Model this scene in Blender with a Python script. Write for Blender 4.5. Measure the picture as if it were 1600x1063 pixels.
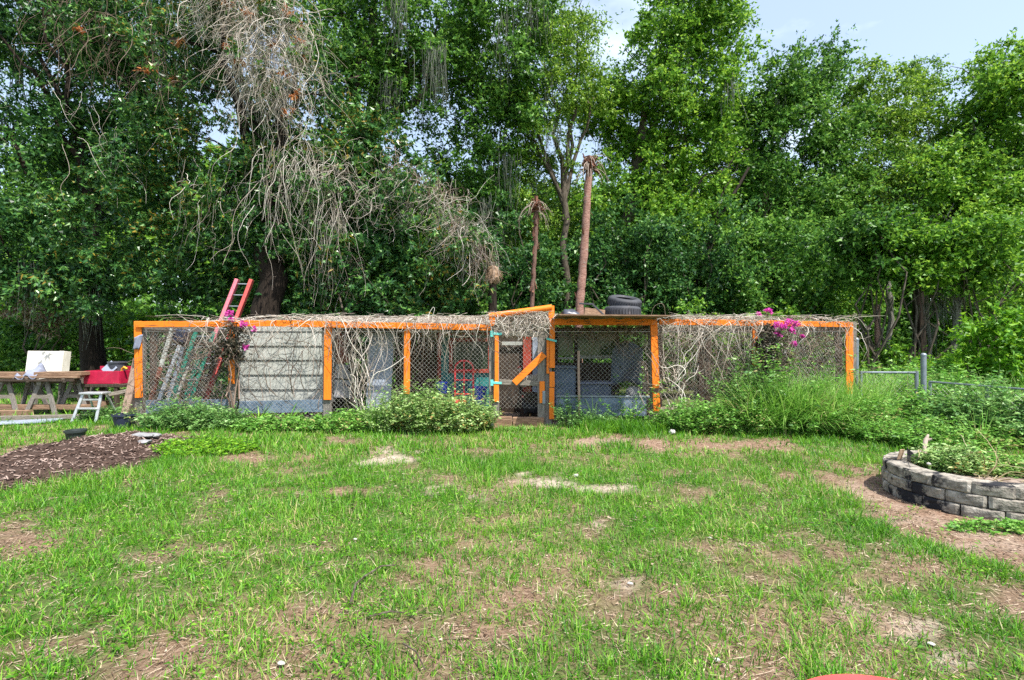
import bpy, bmesh, math, random
import numpy as np
from mathutils import Vector, Matrix, Euler
R = math.radians
for o in list(bpy.data.objects): bpy.data.objects.remove(o)
scene = bpy.context.scene
C = scene.collection

# ---------------------------------------------------------------- camera
FPX, CZ, CX, CY = 800.0, 1.5, 800.0, 531.5          # focal length in photo pixels, eye height
cam_d = bpy.data.cameras.new('camera'); cam = bpy.data.objects.new('camera', cam_d); C.objects.link(cam)
cam_d.sensor_width = 36; cam_d.lens = 36 * FPX / 1600; cam_d.clip_start = 0.05; cam_d.clip_end = 2000
cam.location = (0, 0, CZ); cam.rotation_euler = (R(90), 0, 0); scene.camera = cam

# ---------------------------------------------------------------- sky, sun, exposure
SUN_EL, SUN_AZ = R(60), R(140)                       # azimuth clockwise from +Y (view direction)
world = bpy.data.worlds.new('World'); scene.world = world; world.use_nodes = True
wn, wl = world.node_tree.nodes, world.node_tree.links
wn.clear()
sky = wn.new('ShaderNodeTexSky'); sky.sky_type = 'NISHITA'; sky.sun_disc = False
sky.sun_elevation = SUN_EL; sky.sun_rotation = SUN_AZ; sky.air_density = 1.0; sky.dust_density = 1.6; sky.ozone_density = 1.0
tcw = wn.new('ShaderNodeTexCoord'); mpw = wn.new('ShaderNodeMapping'); mpw.inputs['Scale'].default_value = (1, 1, 2.2); mpw.inputs['Location'].default_value = (0.35, 0.1, 0.0)
cn = wn.new('ShaderNodeTexNoise'); cn.inputs['Scale'].default_value = 2.6; cn.inputs['Detail'].default_value = 6; cn.inputs['Roughness'].default_value = 0.55
cr = wn.new('ShaderNodeValToRGB'); cr.color_ramp.elements[0].position = 0.56; cr.color_ramp.elements[1].position = 0.76; cr.color_ramp.elements[0].color = (0.30, 0.30, 0.30, 1)
cmix = wn.new('ShaderNodeMix'); cmix.data_type = 'RGBA'; cmix.inputs[7].default_value = (4.7, 5.4, 6.2, 1)
bg = wn.new('ShaderNodeBackground'); bg.inputs['Strength'].default_value = 0.15
wo = wn.new('ShaderNodeOutputWorld')
wl.new(tcw.outputs['Generated'], mpw.inputs['Vector']); wl.new(mpw.outputs[0], cn.inputs['Vector']); wl.new(cn.outputs['Fac'], cr.inputs[0])
wl.new(cr.outputs[0], cmix.inputs[0]); wl.new(sky.outputs[0], cmix.inputs[6]); wl.new(cmix.outputs[2], bg.inputs[0]); wl.new(bg.outputs[0], wo.inputs[0])
sd = bpy.data.lights.new('sun', 'SUN'); sd.energy = 5.0; sd.angle = R(0.6); sd.color = (1.0, 0.955, 0.88)
sun = bpy.data.objects.new('sun', sd); C.objects.link(sun)
S = Vector((math.sin(SUN_AZ) * math.cos(SUN_EL), math.cos(SUN_AZ) * math.cos(SUN_EL), math.sin(SUN_EL)))
sun.rotation_euler = S.to_track_quat('Z', 'Y').to_euler(); sun.location = (0, 0, 30)
vs = scene.view_settings; vs.view_transform = 'Standard'; vs.look = 'None'; vs.gamma = 1; vs.exposure = 0.88; vs.use_curve_mapping = False
scene.render.engine = 'CYCLES'
cy = scene.cycles; cy.max_bounces = 6; cy.diffuse_bounces = 4; cy.glossy_bounces = 2; cy.transmission_bounces = 4; cy.transparent_max_bounces = 8
cy.caustics_reflective = False; cy.caustics_refractive = False; cy.use_denoising = False
cy.sample_clamp_indirect = 6

# ---------------------------------------------------------------- helpers
rng = np.random.default_rng(7)
rnd = random.Random(5)
def px(x, y, Y): return Vector(((x - CX) / FPX * Y, Y, CZ - (y - CY) / FPX * Y))
def gp(x, y):
    Y = CZ * FPX / (y - CY); return Vector(((x - CX) / FPX * Y, Y, 0))
def X(x, Y): return (x - CX) / FPX * Y
def Z(y, Y): return CZ - (y - CY) / FPX * Y
ORG = {}
def org(p): return ORG.get(p.name, Vector((0, 0, 0))) if p else Vector((0, 0, 0))
def tag(o, label=None, cat=None, group=None, kind=None):
    if label: o['label'] = label
    if cat: o['category'] = cat
    if group: o['group'] = group
    if kind: o['kind'] = kind
    return o
def thing(name, label, cat, loc, group=None):
    o = bpy.data.objects.new(name, None); C.objects.link(o); o.location = loc; o.empty_display_size = 0.1
    ORG[o.name] = Vector(loc); return tag(o, label, cat, group)
def link_mesh(name, me, parent, kind=None):
    o = bpy.data.objects.new(name, me); C.objects.link(o)
    if parent: o.parent = parent
    ORG[o.name] = org(parent)
    if kind: o['kind'] = kind
    return o
def np_mesh(name, V, F, mat, parent=None, smooth=False, kind=None):
    V = np.asarray(V, np.float32).reshape(-1, 3) - np.array(org(parent), np.float32)
    F = np.asarray(F, np.int32); k = F.shape[1]
    me = bpy.data.meshes.new(name); me.vertices.add(len(V)); me.vertices.foreach_set('co', V.ravel())
    me.loops.add(F.size); me.loops.foreach_set('vertex_index', F.ravel())
    me.polygons.add(len(F)); me.polygons.foreach_set('loop_start', np.arange(0, F.size, k, dtype=np.int32))
    me.polygons.foreach_set('loop_total', np.full(len(F), k, np.int32))
    if smooth: me.polygons.foreach_set('use_smooth', np.ones(len(F), bool))
    me.update(calc_edges=True)
    if mat: me.materials.append(mat)
    return link_mesh(name, me, parent, kind)
class MB:
    def __init__(s): s.v = []; s.f = []; s.sm = False
    def box(s, c, size, rot=None, taper=0.0, jit=0.0):
        n = len(s.v); h = Vector(size) / 2; M = Euler(rot).to_matrix() if rot is not None and not isinstance(rot, Matrix) else rot
        for sz in (-1, 1):
            for sy in (-1, 1):
                for sx in (-1, 1):
                    k = 1 - taper if sz > 0 else 1
                    p = Vector((sx * h.x * k, sy * h.y * k, sz * h.z)) + Vector([rnd.uniform(-jit, jit) for _ in range(3)])
                    if M is not None: p = M @ p
                    s.v.append(p + Vector(c))
        for q in ((0, 2, 3, 1), (4, 5, 7, 6), (0, 1, 5, 4), (2, 6, 7, 3), (0, 4, 6, 2), (1, 3, 7, 5)): s.f.append([n + i for i in q])
        return s
    def bar(s, a, b, w, t, up=(0, -1, 0), bow=0.0, segs=1):
        """board from a to b; w across, t along 'up'"""
        a, b = Vector(a), Vector(b); d = (b - a).normalized(); u = Vector(up); u = (u - d * u.dot(d)).normalized(); side = d.cross(u)
        n = len(s.v)
        for i in range(segs + 1):
            t_ = i / segs; c = a.lerp(b, t_) + u * bow * math.sin(math.pi * t_)
            for (p, q) in ((-1, -1), (1, -1), (1, 1), (-1, 1)): s.v.append(c + side * p * w / 2 + u * q * t / 2)
        for i in range(segs):
            for j in range(4):
                k = n + i * 4; s.f.append([k + j, k + (j + 1) % 4, k + 4 + (j + 1) % 4, k + 4 + j])
        e = n + segs * 4; s.f.append([n + 3, n + 2, n + 1, n]); s.f.append([e, e + 1, e + 2, e + 3]); return s
    def tube(s, pts, rad, n=8, cap=True):
        pts = [Vector(p) for p in pts]; m = len(pts); base = len(s.v)
        if not hasattr(rad, '__len__'): rad = [rad] * m
        ref = Vector((0.13, 0.97, 0.2))
        for i, p in enumerate(pts):
            d = (pts[min(i + 1, m - 1)] - pts[max(i - 1, 0)]).normalized()
            u = ref - d * ref.dot(d)
            if u.length < 0.1: u = Vector((1, 0, 0)) - d * d.x
            u.normalize(); w = d.cross(u)
            for k in range(n):
                a = 2 * math.pi * k / n; s.v.append(p + (u * math.cos(a) + w * math.sin(a)) * rad[i])
        for i in range(m - 1):
            for k in range(n):
                k2 = (k + 1) % n; s.f.append([base + i * n + k, base + i * n + k2, base + (i + 1) * n + k2, base + (i + 1) * n + k])
        if cap:
            s.f.append([base + k for k in reversed(range(n))]); s.f.append([base + (m - 1) * n + k for k in range(n)])
        return s
    def lathe(s, prof, c, n=24, axis=None, close=False):
        c = Vector(c); base = len(s.v); m = len(prof)
        for (r, z) in prof:
            for k in range(n):
                a = 2 * math.pi * k / n; p = Vector((r * math.cos(a), r * math.sin(a), z))
                if axis is not None: p = axis @ p
                s.v.append(c + p)
        rr = range(m if close else m - 1)
        for i in rr:
            j = (i + 1) % m
            for k in range(n):
                k2 = (k + 1) % n; s.f.append([base + i * n + k, base + i * n + k2, base + j * n + k2, base + j * n + k])
        return s
    def build(s, name, mat, parent=None, smooth=False, bevel=0.0, kind=None, seg=1):
        o_ = org(parent); me = bpy.data.meshes.new(name); me.from_pydata([tuple(Vector(v) - o_) for v in s.v], [], s.f)
        if bevel:
            bm = bmesh.new(); bm.from_mesh(me); bmesh.ops.recalc_face_normals(bm, faces=bm.faces)
            bmesh.ops.bevel(bm, geom=[e for e in bm.edges if len(e.link_faces) == 2 and e.calc_face_angle(0) > 0.6], offset=bevel, segments=seg, affect='EDGES', clamp_overlap=True); bm.to_mesh(me); bm.free()
        else:
            bm = bmesh.new(); bm.from_mesh(me); bmesh.ops.recalc_face_normals(bm, faces=bm.faces); bm.to_mesh(me); bm.free()
        if smooth:
            me.polygons.foreach_set('use_smooth', [True] * len(me.polygons))
            try: me.set_sharp_from_angle(angle=R(40))
            except Exception: pass
        me.update(); me.materials.append(mat); return link_mesh(name, me, parent, kind)
def solo(o, label, cat, group=None): return tag(o, label, cat, group)

# ---------------------------------------------------------------- materials
def nodes_of(name):
    m = bpy.data.materials.new(name); m.use_nodes = True; nt = m.node_tree; nt.nodes.clear()
    out = nt.nodes.new('ShaderNodeOutputMaterial'); return m, nt.nodes, nt.links, out
def ramp(N, stops):
    r = N.new('ShaderNodeValToRGB'); cr = r.color_ramp
    while len(cr.elements) < len(stops): cr.elements.new(0.5)
    for e, (p, c) in zip(cr.elements, stops): e.position = p; e.color = (*c, 1)
    return r
def surf(name, stops, scale=8.0, stretch=(1, 1, 1), rough=0.8, bump=0.3, detail=6, metal=0.0, spec=0.3, wear=None, wear_at=0.62, wear_scale=3.0, bscale=None):
    """noise-coloured surface; wear = colour showing through in patches"""
    m, N, Lk, out = nodes_of(name); b = N.new('ShaderNodeBsdfPrincipled'); tc = N.new('ShaderNodeTexCoord'); mp = N.new('ShaderNodeMapping'); mp.inputs['Scale'].default_value = stretch
    n = N.new('ShaderNodeTexNoise'); n.inputs['Scale'].default_value = scale; n.inputs['Detail'].default_value = detail; n.inputs['Roughness'].default_value = 0.65
    oi = N.new('ShaderNodeObjectInfo'); ad = N.new('ShaderNodeVectorMath'); ad.operation = 'ADD'
    Lk.new(tc.outputs['Object'], ad.inputs[0]); Lk.new(oi.outputs['Location'], ad.inputs[1]); Lk.new(ad.outputs[0], mp.inputs[0]); Lk.new(mp.outputs[0], n.inputs['Vector'])
    r = ramp(N, stops); Lk.new(n.outputs['Fac'], r.inputs[0]); col = r.outputs[0]
    if wear:
        w = N.new('ShaderNodeTexNoise'); w.inputs['Scale'].default_value = wear_scale; w.inputs['Detail'].default_value = 8; w.inputs['Roughness'].default_value = 0.7
        Lk.new(mp.outputs[0], w.inputs['Vector']); wr = ramp(N, [(wear_at, (0, 0, 0)), (wear_at + 0.06, (1, 1, 1))]); Lk.new(w.outputs['Fac'], wr.inputs[0])
        mx = N.new('ShaderNodeMix'); mx.data_type = 'RGBA'; Lk.new(wr.outputs[0], mx.inputs[0]); Lk.new(col, mx.inputs[6]); mx.inputs[7].default_value = (*wear, 1); col = mx.outputs[2]
    Lk.new(col, b.inputs['Base Color']); b.inputs['Roughness'].default_value = rough; b.inputs['Metallic'].default_value = metal; b.inputs['Specular IOR Level'].default_value = spec
    if bump:
        n2 = N.new('ShaderNodeTexNoise'); n2.inputs['Scale'].default_value = bscale or scale * 2.5; n2.inputs['Detail'].default_value = 5; Lk.new(mp.outputs[0], n2.inputs['Vector'])
        bp = N.new('ShaderNodeBump'); bp.inputs['Strength'].default_value = bump; bp.inputs['Distance'].default_value = 0.01; Lk.new(n2.outputs['Fac'], bp.inputs['Height']); Lk.new(bp.outputs[0], b.inputs['Normal'])
    Lk.new(b.outputs[0], out.inputs[0]); return m
def leafmat(name, dark, mid, light, rough=0.42, trans=0.30, spec=0.36, nscale=0.35, patch=0.5, dry=None):
    """every leaf its own tint; slow noise shifts whole sprays"""
    m, N, Lk, out = nodes_of(name); b = N.new('ShaderNodeBsdfPrincipled'); t = N.new('ShaderNodeBsdfTranslucent'); mix = N.new('ShaderNodeMixShader'); mix.inputs[0].default_value = trans
    g = N.new('ShaderNodeNewGeometry'); tc = N.new('ShaderNodeTexCoord'); n = N.new('ShaderNodeTexNoise'); n.inputs['Scale'].default_value = nscale; n.inputs['Detail'].default_value = 3
    Lk.new(tc.outputs['Object'], n.inputs['Vector'])
    a = N.new('ShaderNodeMath'); a.operation = 'MULTIPLY_ADD'; Lk.new(n.outputs['Fac'], a.inputs[0]); a.inputs[1].default_value = 2 * patch; a.inputs[2].default_value = -patch
    a2 = N.new('ShaderNodeMath'); a2.operation = 'ADD'; Lk.new(g.outputs['Random Per Island'], a2.inputs[0]); Lk.new(a.outputs[0], a2.inputs[1])
    st = [(0.0, dark), (0.5, mid), (0.93, light)]
    if dry: st.append((0.985, dry))
    r = ramp(N, st); Lk.new(a2.outputs[0], r.inputs[0]); Lk.new(r.outputs[0], b.inputs['Base Color'])
    hs = N.new('ShaderNodeHueSaturation'); hs.inputs['Value'].default_value = 1.5; hs.inputs['Hue'].default_value = 0.485; Lk.new(r.outputs[0], hs.inputs['Color']); Lk.new(hs.outputs[0], t.inputs[0])
    b.inputs['Roughness'].default_value = rough; b.inputs['Specular IOR Level'].default_value = spec
    Lk.new(b.outputs[0], mix.inputs[1]); Lk.new(t.outputs[0], mix.inputs[2]); Lk.new(mix.outputs[0], out.inputs[0]); return m
def plain(name, c, rough=0.5, metal=0.0, spec=0.4, var=0.25, scale=9, bump=0.1, wear=None, wear_at=0.66):
    d = tuple(v * (1 - var) for v in c); l = tuple(min(1, v * (1 + var)) for v in c)
    return surf(name, [(0.3, d), (0.5, c), (0.72, l)], scale, (1, 1, 1), rough, bump, 6, metal, spec, wear, wear_at)
ORANGE = (0.78, 0.185, 0.012)
M = dict(
 orange_h=surf('orange_paint_beam', [(0.25, (0.42, 0.10, 0.012)), (0.42, ORANGE), (0.7, (0.88, 0.24, 0.02))], 5, (1, 8, 14), 0.55, 0.35, wear=(0.10, 0.05, 0.025), wear_at=0.57, wear_scale=2.6),
 orange_v=surf('orange_paint_post', [(0.22, (0.46, 0.11, 0.012)), (0.4, ORANGE), (0.7, (0.90, 0.25, 0.02))], 5, (12, 12, 1), 0.55, 0.35, wear=(0.16, 0.08, 0.04), wear_at=0.59, wear_scale=2.4),
 grey_wood_v=surf('weathered_grey_post', [(0.25, (0.07, 0.06, 0.052)), (0.5, (0.19, 0.17, 0.15)), (0.75, (0.33, 0.30, 0.27))], 7, (14, 14, 1.2), 0.9, 0.6),
 grey_wood_h=surf('weathered_grey_rail', [(0.25, (0.07, 0.06, 0.05)), (0.5, (0.20, 0.175, 0.145)), (0.75, (0.36, 0.32, 0.27))], 7, (1.2, 14, 14), 0.9, 0.6),
 brown_wood_h=surf('weathered_brown_board', [(0.25, (0.07, 0.042, 0.028)), (0.5, (0.22, 0.135, 0.085)), (0.75, (0.42, 0.28, 0.18))], 6, (1.0, 12, 12), 0.85, 0.5),
 brown_wood_v=surf('pale_brown_board', [(0.25, (0.16, 0.10, 0.075)), (0.5, (0.32, 0.22, 0.17)), (0.75, (0.48, 0.36, 0.29))], 6, (12, 12, 1.0), 0.85, 0.5),
 dark_wood=surf('dark_damp_wood', [(0.25, (0.018, 0.013, 0.01)), (0.55, (0.06, 0.042, 0.03)), (0.8, (0.12, 0.085, 0.06))], 6, (8, 8, 1.0), 0.9, 0.5),
 siding=surf('pale_painted_siding', [(0.25, (0.25, 0.262, 0.238)), (0.5, (0.385, 0.40, 0.365)), (0.8, (0.48, 0.49, 0.46))], 3, (0.6, 4, 5), 0.7, 0.12, wear=(0.25, 0.25, 0.21), wear_at=0.66),
 teal=plain('teal_painted_board', (0.025, 0.20, 0.19), 0.6, wear=(0.02, 0.09, 0.09), wear_at=0.6),
 red_paint=plain('dull_red_paint', (0.33, 0.045, 0.025), 0.6, wear=(0.12, 0.03, 0.02), wear_at=0.6),
 red_metal=plain('bright_red_metal', (0.68, 0.035, 0.045), 0.4),
 redpink=plain('faded_red_fibreglass', (0.62, 0.16, 0.20), 0.55, wear=(0.45, 0.24, 0.24), wear_at=0.6),
 red_rail=plain('red_fibreglass', (0.52, 0.085, 0.075), 0.5),
 aluminium=plain('dull_aluminium', (0.56, 0.57, 0.58), 0.45, metal=0.6, var=0.15),
 galv=plain('galvanised_pipe', (0.24, 0.27, 0.31), 0.5, metal=0.5, var=0.2, wear=(0.22, 0.22, 0.21), wear_at=0.62),
 wire=plain('galvanised_wire', (0.40, 0.385, 0.35), 0.5, metal=0.25, var=0.25, bump=0),
 green_rail=plain('green_fibreglass', (0.02, 0.22, 0.15), 0.5, wear=(0.10, 0.22, 0.20), wear_at=0.6),
 rust=plain('rusty_red_brown_sheet', (0.24, 0.075, 0.045), 0.75, var=0.45, wear=(0.33, 0.29, 0.27), wear_at=0.62),
 grey_metal=surf('streaked_grey_sheet', [(0.25, (0.16, 0.15, 0.16)), (0.5, (0.36, 0.35, 0.37)), (0.8, (0.62, 0.61, 0.62))], 5, (9, 9, 1.0), 0.5, 0.2, metal=0.2),
 tank=surf('dull_blue_grey_plastic', [(0.25, (0.07, 0.09, 0.12)), (0.5, (0.13, 0.16, 0.21)), (0.8, (0.24, 0.27, 0.32))], 3, (1, 1, 1), 0.6, 0.1, wear=(0.06, 0.06, 0.055), wear_at=0.6),
 blue_sheet=surf('blue_grey_sheet', [(0.25, (0.20, 0.23, 0.29)), (0.5, (0.30, 0.34, 0.42)), (0.8, (0.42, 0.46, 0.53))], 2.2, (1, 1, 1), 0.35, 0.1),
 kick=surf('blue_grey_kick_board', [(0.25, (0.06, 0.085, 0.12)), (0.5, (0.14, 0.19, 0.26)), (0.8, (0.26, 0.31, 0.38))], 2.5, (1, 3, 3), 0.6, 0.2),
 blue=plain('blue_plastic', (0.02, 0.06, 0.40), 0.4),
 navy=plain('navy_plastic_pot', (0.022, 0.028, 0.055), 0.45),
 black_pot=plain('black_green_plastic_pot', (0.025, 0.034, 0.032), 0.5),
 rubber=plain('weathered_black_rubber', (0.045, 0.047, 0.055), 0.7, var=0.35, wear=(0.14, 0.12, 0.12), wear_at=0.63),
 tarp=plain('black_plastic_tarp', (0.06, 0.065, 0.085), 0.35),
 turquoise=plain('turquoise_strap_paint', (0.13, 0.55, 0.50), 0.55, wear=(0.20, 0.30, 0.28), wear_at=0.66),
 cloth=plain('faded_grey_blue_cloth', (0.22, 0.24, 0.32), 0.9, var=0.2, bump=0.3),
 cream=surf('cream_board', [(0.3, (0.56, 0.52, 0.44)), (0.5, (0.74, 0.70, 0.61)), (0.8, (0.80, 0.77, 0.70))], 3, (1, 1, 0.5), 0.7, 0.1, wear=(0.42, 0.36, 0.28), wear_at=0.68),
 crimson=plain('crimson_painted_box', (0.42, 0.012, 0.05), 0.45, wear=(0.20, 0.01, 0.03), wear_at=0.66),
 yellow=plain('yellow_plastic', (0.70, 0.34, 0.02), 0.5),
 white_paint=plain('chalky_white', (0.50, 0.48, 0.44), 0.8, wear=(0.4, 0.38, 0.34), wear_at=0.62),
 stone=plain('grey_rock', (0.23, 0.23, 0.235), 0.9, var=0.4, bump=0.6),
 concrete=surf('stained_concrete_block', [(0.28, (0.035, 0.032, 0.03)), (0.43, (0.20, 0.178, 0.148)), (0.6, (0.35, 0.315, 0.265)), (0.78, (0.58, 0.55, 0.50))], 13, (1, 1, 1), 0.92, 0.8, wear=(0.018, 0.018, 0.022), wear_at=0.50, wear_scale=3.0, bscale=60),
 bark=surf('grey_brown_bark', [(0.25, (0.022, 0.017, 0.012)), (0.5, (0.085, 0.068, 0.05)), (0.8, (0.19, 0.165, 0.135))], 5, (6, 6, 1.2), 0.95, 0.8),
 bark_dark=surf('dark_furrowed_bark', [(0.3, (0.006, 0.004, 0.003)), (0.55, (0.022, 0.015, 0.010)), (0.8, (0.058, 0.040, 0.028))], 6, (7, 7, 0.8), 0.95, 0.9),
 bark_pale=surf('lichen_grey_bark', [(0.25, (0.055, 0.05, 0.043)), (0.5, (0.17, 0.16, 0.14)), (0.8, (0.34, 0.33, 0.30))], 5, (5, 5, 1.6), 0.95, 0.8),
 palm_bark=surf('red_brown_palm_trunk', [(0.25, (0.10, 0.048, 0.036)), (0.45, (0.24, 0.125, 0.095)), (0.75, (0.46, 0.29, 0.235))], 9, (1.5, 1.5, 6), 0.9, 1.0, wear=(0.30, 0.26, 0.23), wear_at=0.6),
 mulch_soil=surf('dark_mulch_soil', [(0.25, (0.015, 0.009, 0.007)), (0.5, (0.045, 0.027, 0.02)), (0.8, (0.12, 0.08, 0.062))], 40, (1, 1, 1), 0.95, 0.8),
 palm_dark=surf('dark_shaggy_palm_trunk', [(0.25, (0.06, 0.03, 0.022)), (0.5, (0.15, 0.085, 0.065)), (0.8, (0.28, 0.18, 0.145))], 8, (3, 3, 4), 0.9, 0.8),
 palm_husk=surf('dark_palm_husk', [(0.25, (0.05, 0.022, 0.015)), (0.5, (0.16, 0.07, 0.045)), (0.8, (0.30, 0.17, 0.12))], 7, (3, 3, 3), 0.9, 0.5),
 fibre=surf('tan_palm_fibre', [(0.25, (0.16, 0.10, 0.06)), (0.5, (0.34, 0.23, 0.15)), (0.8, (0.50, 0.37, 0.26))], 9, (3, 3, 1), 0.95, 0.7),
 frond=plain('bleached_palm_stub', (0.34, 0.27, 0.22), 0.85, var=0.4),
 glass=plain('dusty_green_pane', (0.10, 0.16, 0.07), 0.12, spec=0.6, var=0.5, scale=2.0, bump=0.0),
 dark_glass=plain('dark_dusty_pane', (0.02, 0.035, 0.02), 0.15, spec=0.5, var=0.5, scale=3.0, bump=0.0),
 lattice=plain('brown_slat', (0.085, 0.045, 0.022), 0.85, var=0.4),
 earth=surf('dry_earth_floor', [(0.25, (0.09, 0.065, 0.05)), (0.5, (0.22, 0.165, 0.13)), (0.8, (0.40, 0.32, 0.27))], 8, (1, 1, 1), 0.95, 0.7),
 feather=plain('pale_buff_feathers', (0.42, 0.36, 0.29), 0.9, var=0.35, scale=25), feather_black=plain('black_feathers', (0.012, 0.012, 0.014), 0.6, scale=25), comb=plain('dark_red_comb', (0.30, 0.015, 0.015), 0.5),
 beak=plain('horn_beak', (0.35, 0.24, 0.10), 0.5),
 red_disc=plain('scuffed_red_plastic', (0.62, 0.075, 0.075), 0.45, var=0.15, wear=(0.50, 0.13, 0.12), wear_at=0.58),
)
# leaves and stems
M.update(
 oak=leafmat('oak_leaves', (0.014, 0.058, 0.010), (0.060, 0.180, 0.022), (0.175, 0.345, 0.055), 0.42, 0.32, 0.25),
 oak_b=leafmat('bright_tree_leaves', (0.024, 0.090, 0.008), (0.100, 0.255, 0.020), (0.250, 0.430, 0.050), 0.45, 0.38, 0.25),
 oak_d=leafmat('dark_evergreen_leaves', (0.009, 0.042, 0.014), (0.040, 0.130, 0.030), (0.125, 0.275, 0.055), 0.40, 0.28, 0.28),
 creeper=leafmat('creeper_leaves', (0.014, 0.056, 0.018), (0.046, 0.145, 0.036), (0.140, 0.300, 0.055), 0.32, 0.26, dry=(0.28, 0.20, 0.03)),
 sapling=leafmat('fresh_green_leaves', (0.035, 0.125, 0.008), (0.115, 0.31, 0.016), (0.26, 0.47, 0.035), 0.45, 0.36),
 oak_y=leafmat('yellow_green_leaves', (0.030, 0.095, 0.010), (0.115, 0.245, 0.020), (0.27, 0.42, 0.06), 0.40, 0.38),
 weed=leafmat('weed_leaves', (0.045, 0.150, 0.016), (0.130, 0.335, 0.040), (0.29, 0.50, 0.12), 0.5, 0.30, nscale=1.5, dry=(0.40, 0.34, 0.14)),
 weed_pale=leafmat('pale_weed_leaves', (0.070, 0.170, 0.030), (0.210, 0.360, 0.090), (0.46, 0.60, 0.27), 0.5, 0.28, nscale=2.0, dry=(0.42, 0.30, 0.10)),
 weed_dark=leafmat('dark_weed_leaves', (0.045, 0.135, 0.030), (0.120, 0.280, 0.060), (0.26, 0.43, 0.14), 0.45, 0.25, nscale=1.5),
 grass=leafmat('lawn_grass', (0.026, 0.118, 0.005), (0.082, 0.265, 0.010), (0.205, 0.410, 0.030), 0.5, 0.32, nscale=0.9, patch=0.5, dry=(0.46, 0.38, 0.18)),
 tall_grass=leafmat('tall_grass', (0.065, 0.19, 0.018), (0.170, 0.40, 0.050), (0.36, 0.56, 0.14), 0.5, 0.32, nscale=1.2, dry=(0.46, 0.40, 0.20)),
 straw=leafmat('dry_straw', (0.18, 0.14, 0.07), (0.37, 0.30, 0.165), (0.60, 0.52, 0.34), 0.8, 0.12, spec=0.15, nscale=2),
 litter=leafmat('dry_leaf_litter', (0.06, 0.034, 0.02), (0.18, 0.118, 0.072), (0.46, 0.37, 0.27), 0.8, 0.08, spec=0.2, nscale=2),
 chips=leafmat('bark_mulch_chips', (0.035, 0.020, 0.016), (0.125, 0.078, 0.060), (0.40, 0.30, 0.255), 0.85, 0.0, spec=0.2, nscale=2.5),
 vine=leafmat('dead_vine_stems', (0.25, 0.20, 0.155), (0.48, 0.415, 0.35), (0.72, 0.66, 0.59), 0.8, 0.0, spec=0.2, nscale=0.8),
 vine_brown=leafmat('brown_vine_stems', (0.06, 0.038, 0.028), (0.17, 0.115, 0.085), (0.33, 0.25, 0.20), 0.85, 0.0, spec=0.2, nscale=1.0),
 moss=leafmat('grey_hanging_moss', (0.08, 0.09, 0.07), (0.17, 0.19, 0.15), (0.30, 0.32, 0.26), 0.9, 0.25, spec=0.1, nscale=1.0),
 dead_leaf=leafmat('orange_dead_leaves', (0.20, 0.075, 0.025), (0.42, 0.165, 0.05), (0.60, 0.30, 0.12), 0.7, 0.3, spec=0.2, nscale=1.0),
 flower=leafmat('magenta_bracts', (0.42, 0.020, 0.24), (0.62, 0.07, 0.40), (0.76, 0.22, 0.56), 0.6, 0.35, spec=0.2, nscale=3.0),
 wine=leafmat('dark_wine_leaves', (0.014, 0.020, 0.010), (0.045, 0.045, 0.028), (0.14, 0.11, 0.08), 0.4, 0.15, nscale=2.0),
 yucca=leafmat('pale_strap_leaves', (0.10, 0.20, 0.08), (0.19, 0.32, 0.13), (0.34, 0.46, 0.22), 0.5, 0.2, nscale=2.0),
 stem_green=plain('green_stems', (0.10, 0.17, 0.04), 0.7),
)
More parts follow.
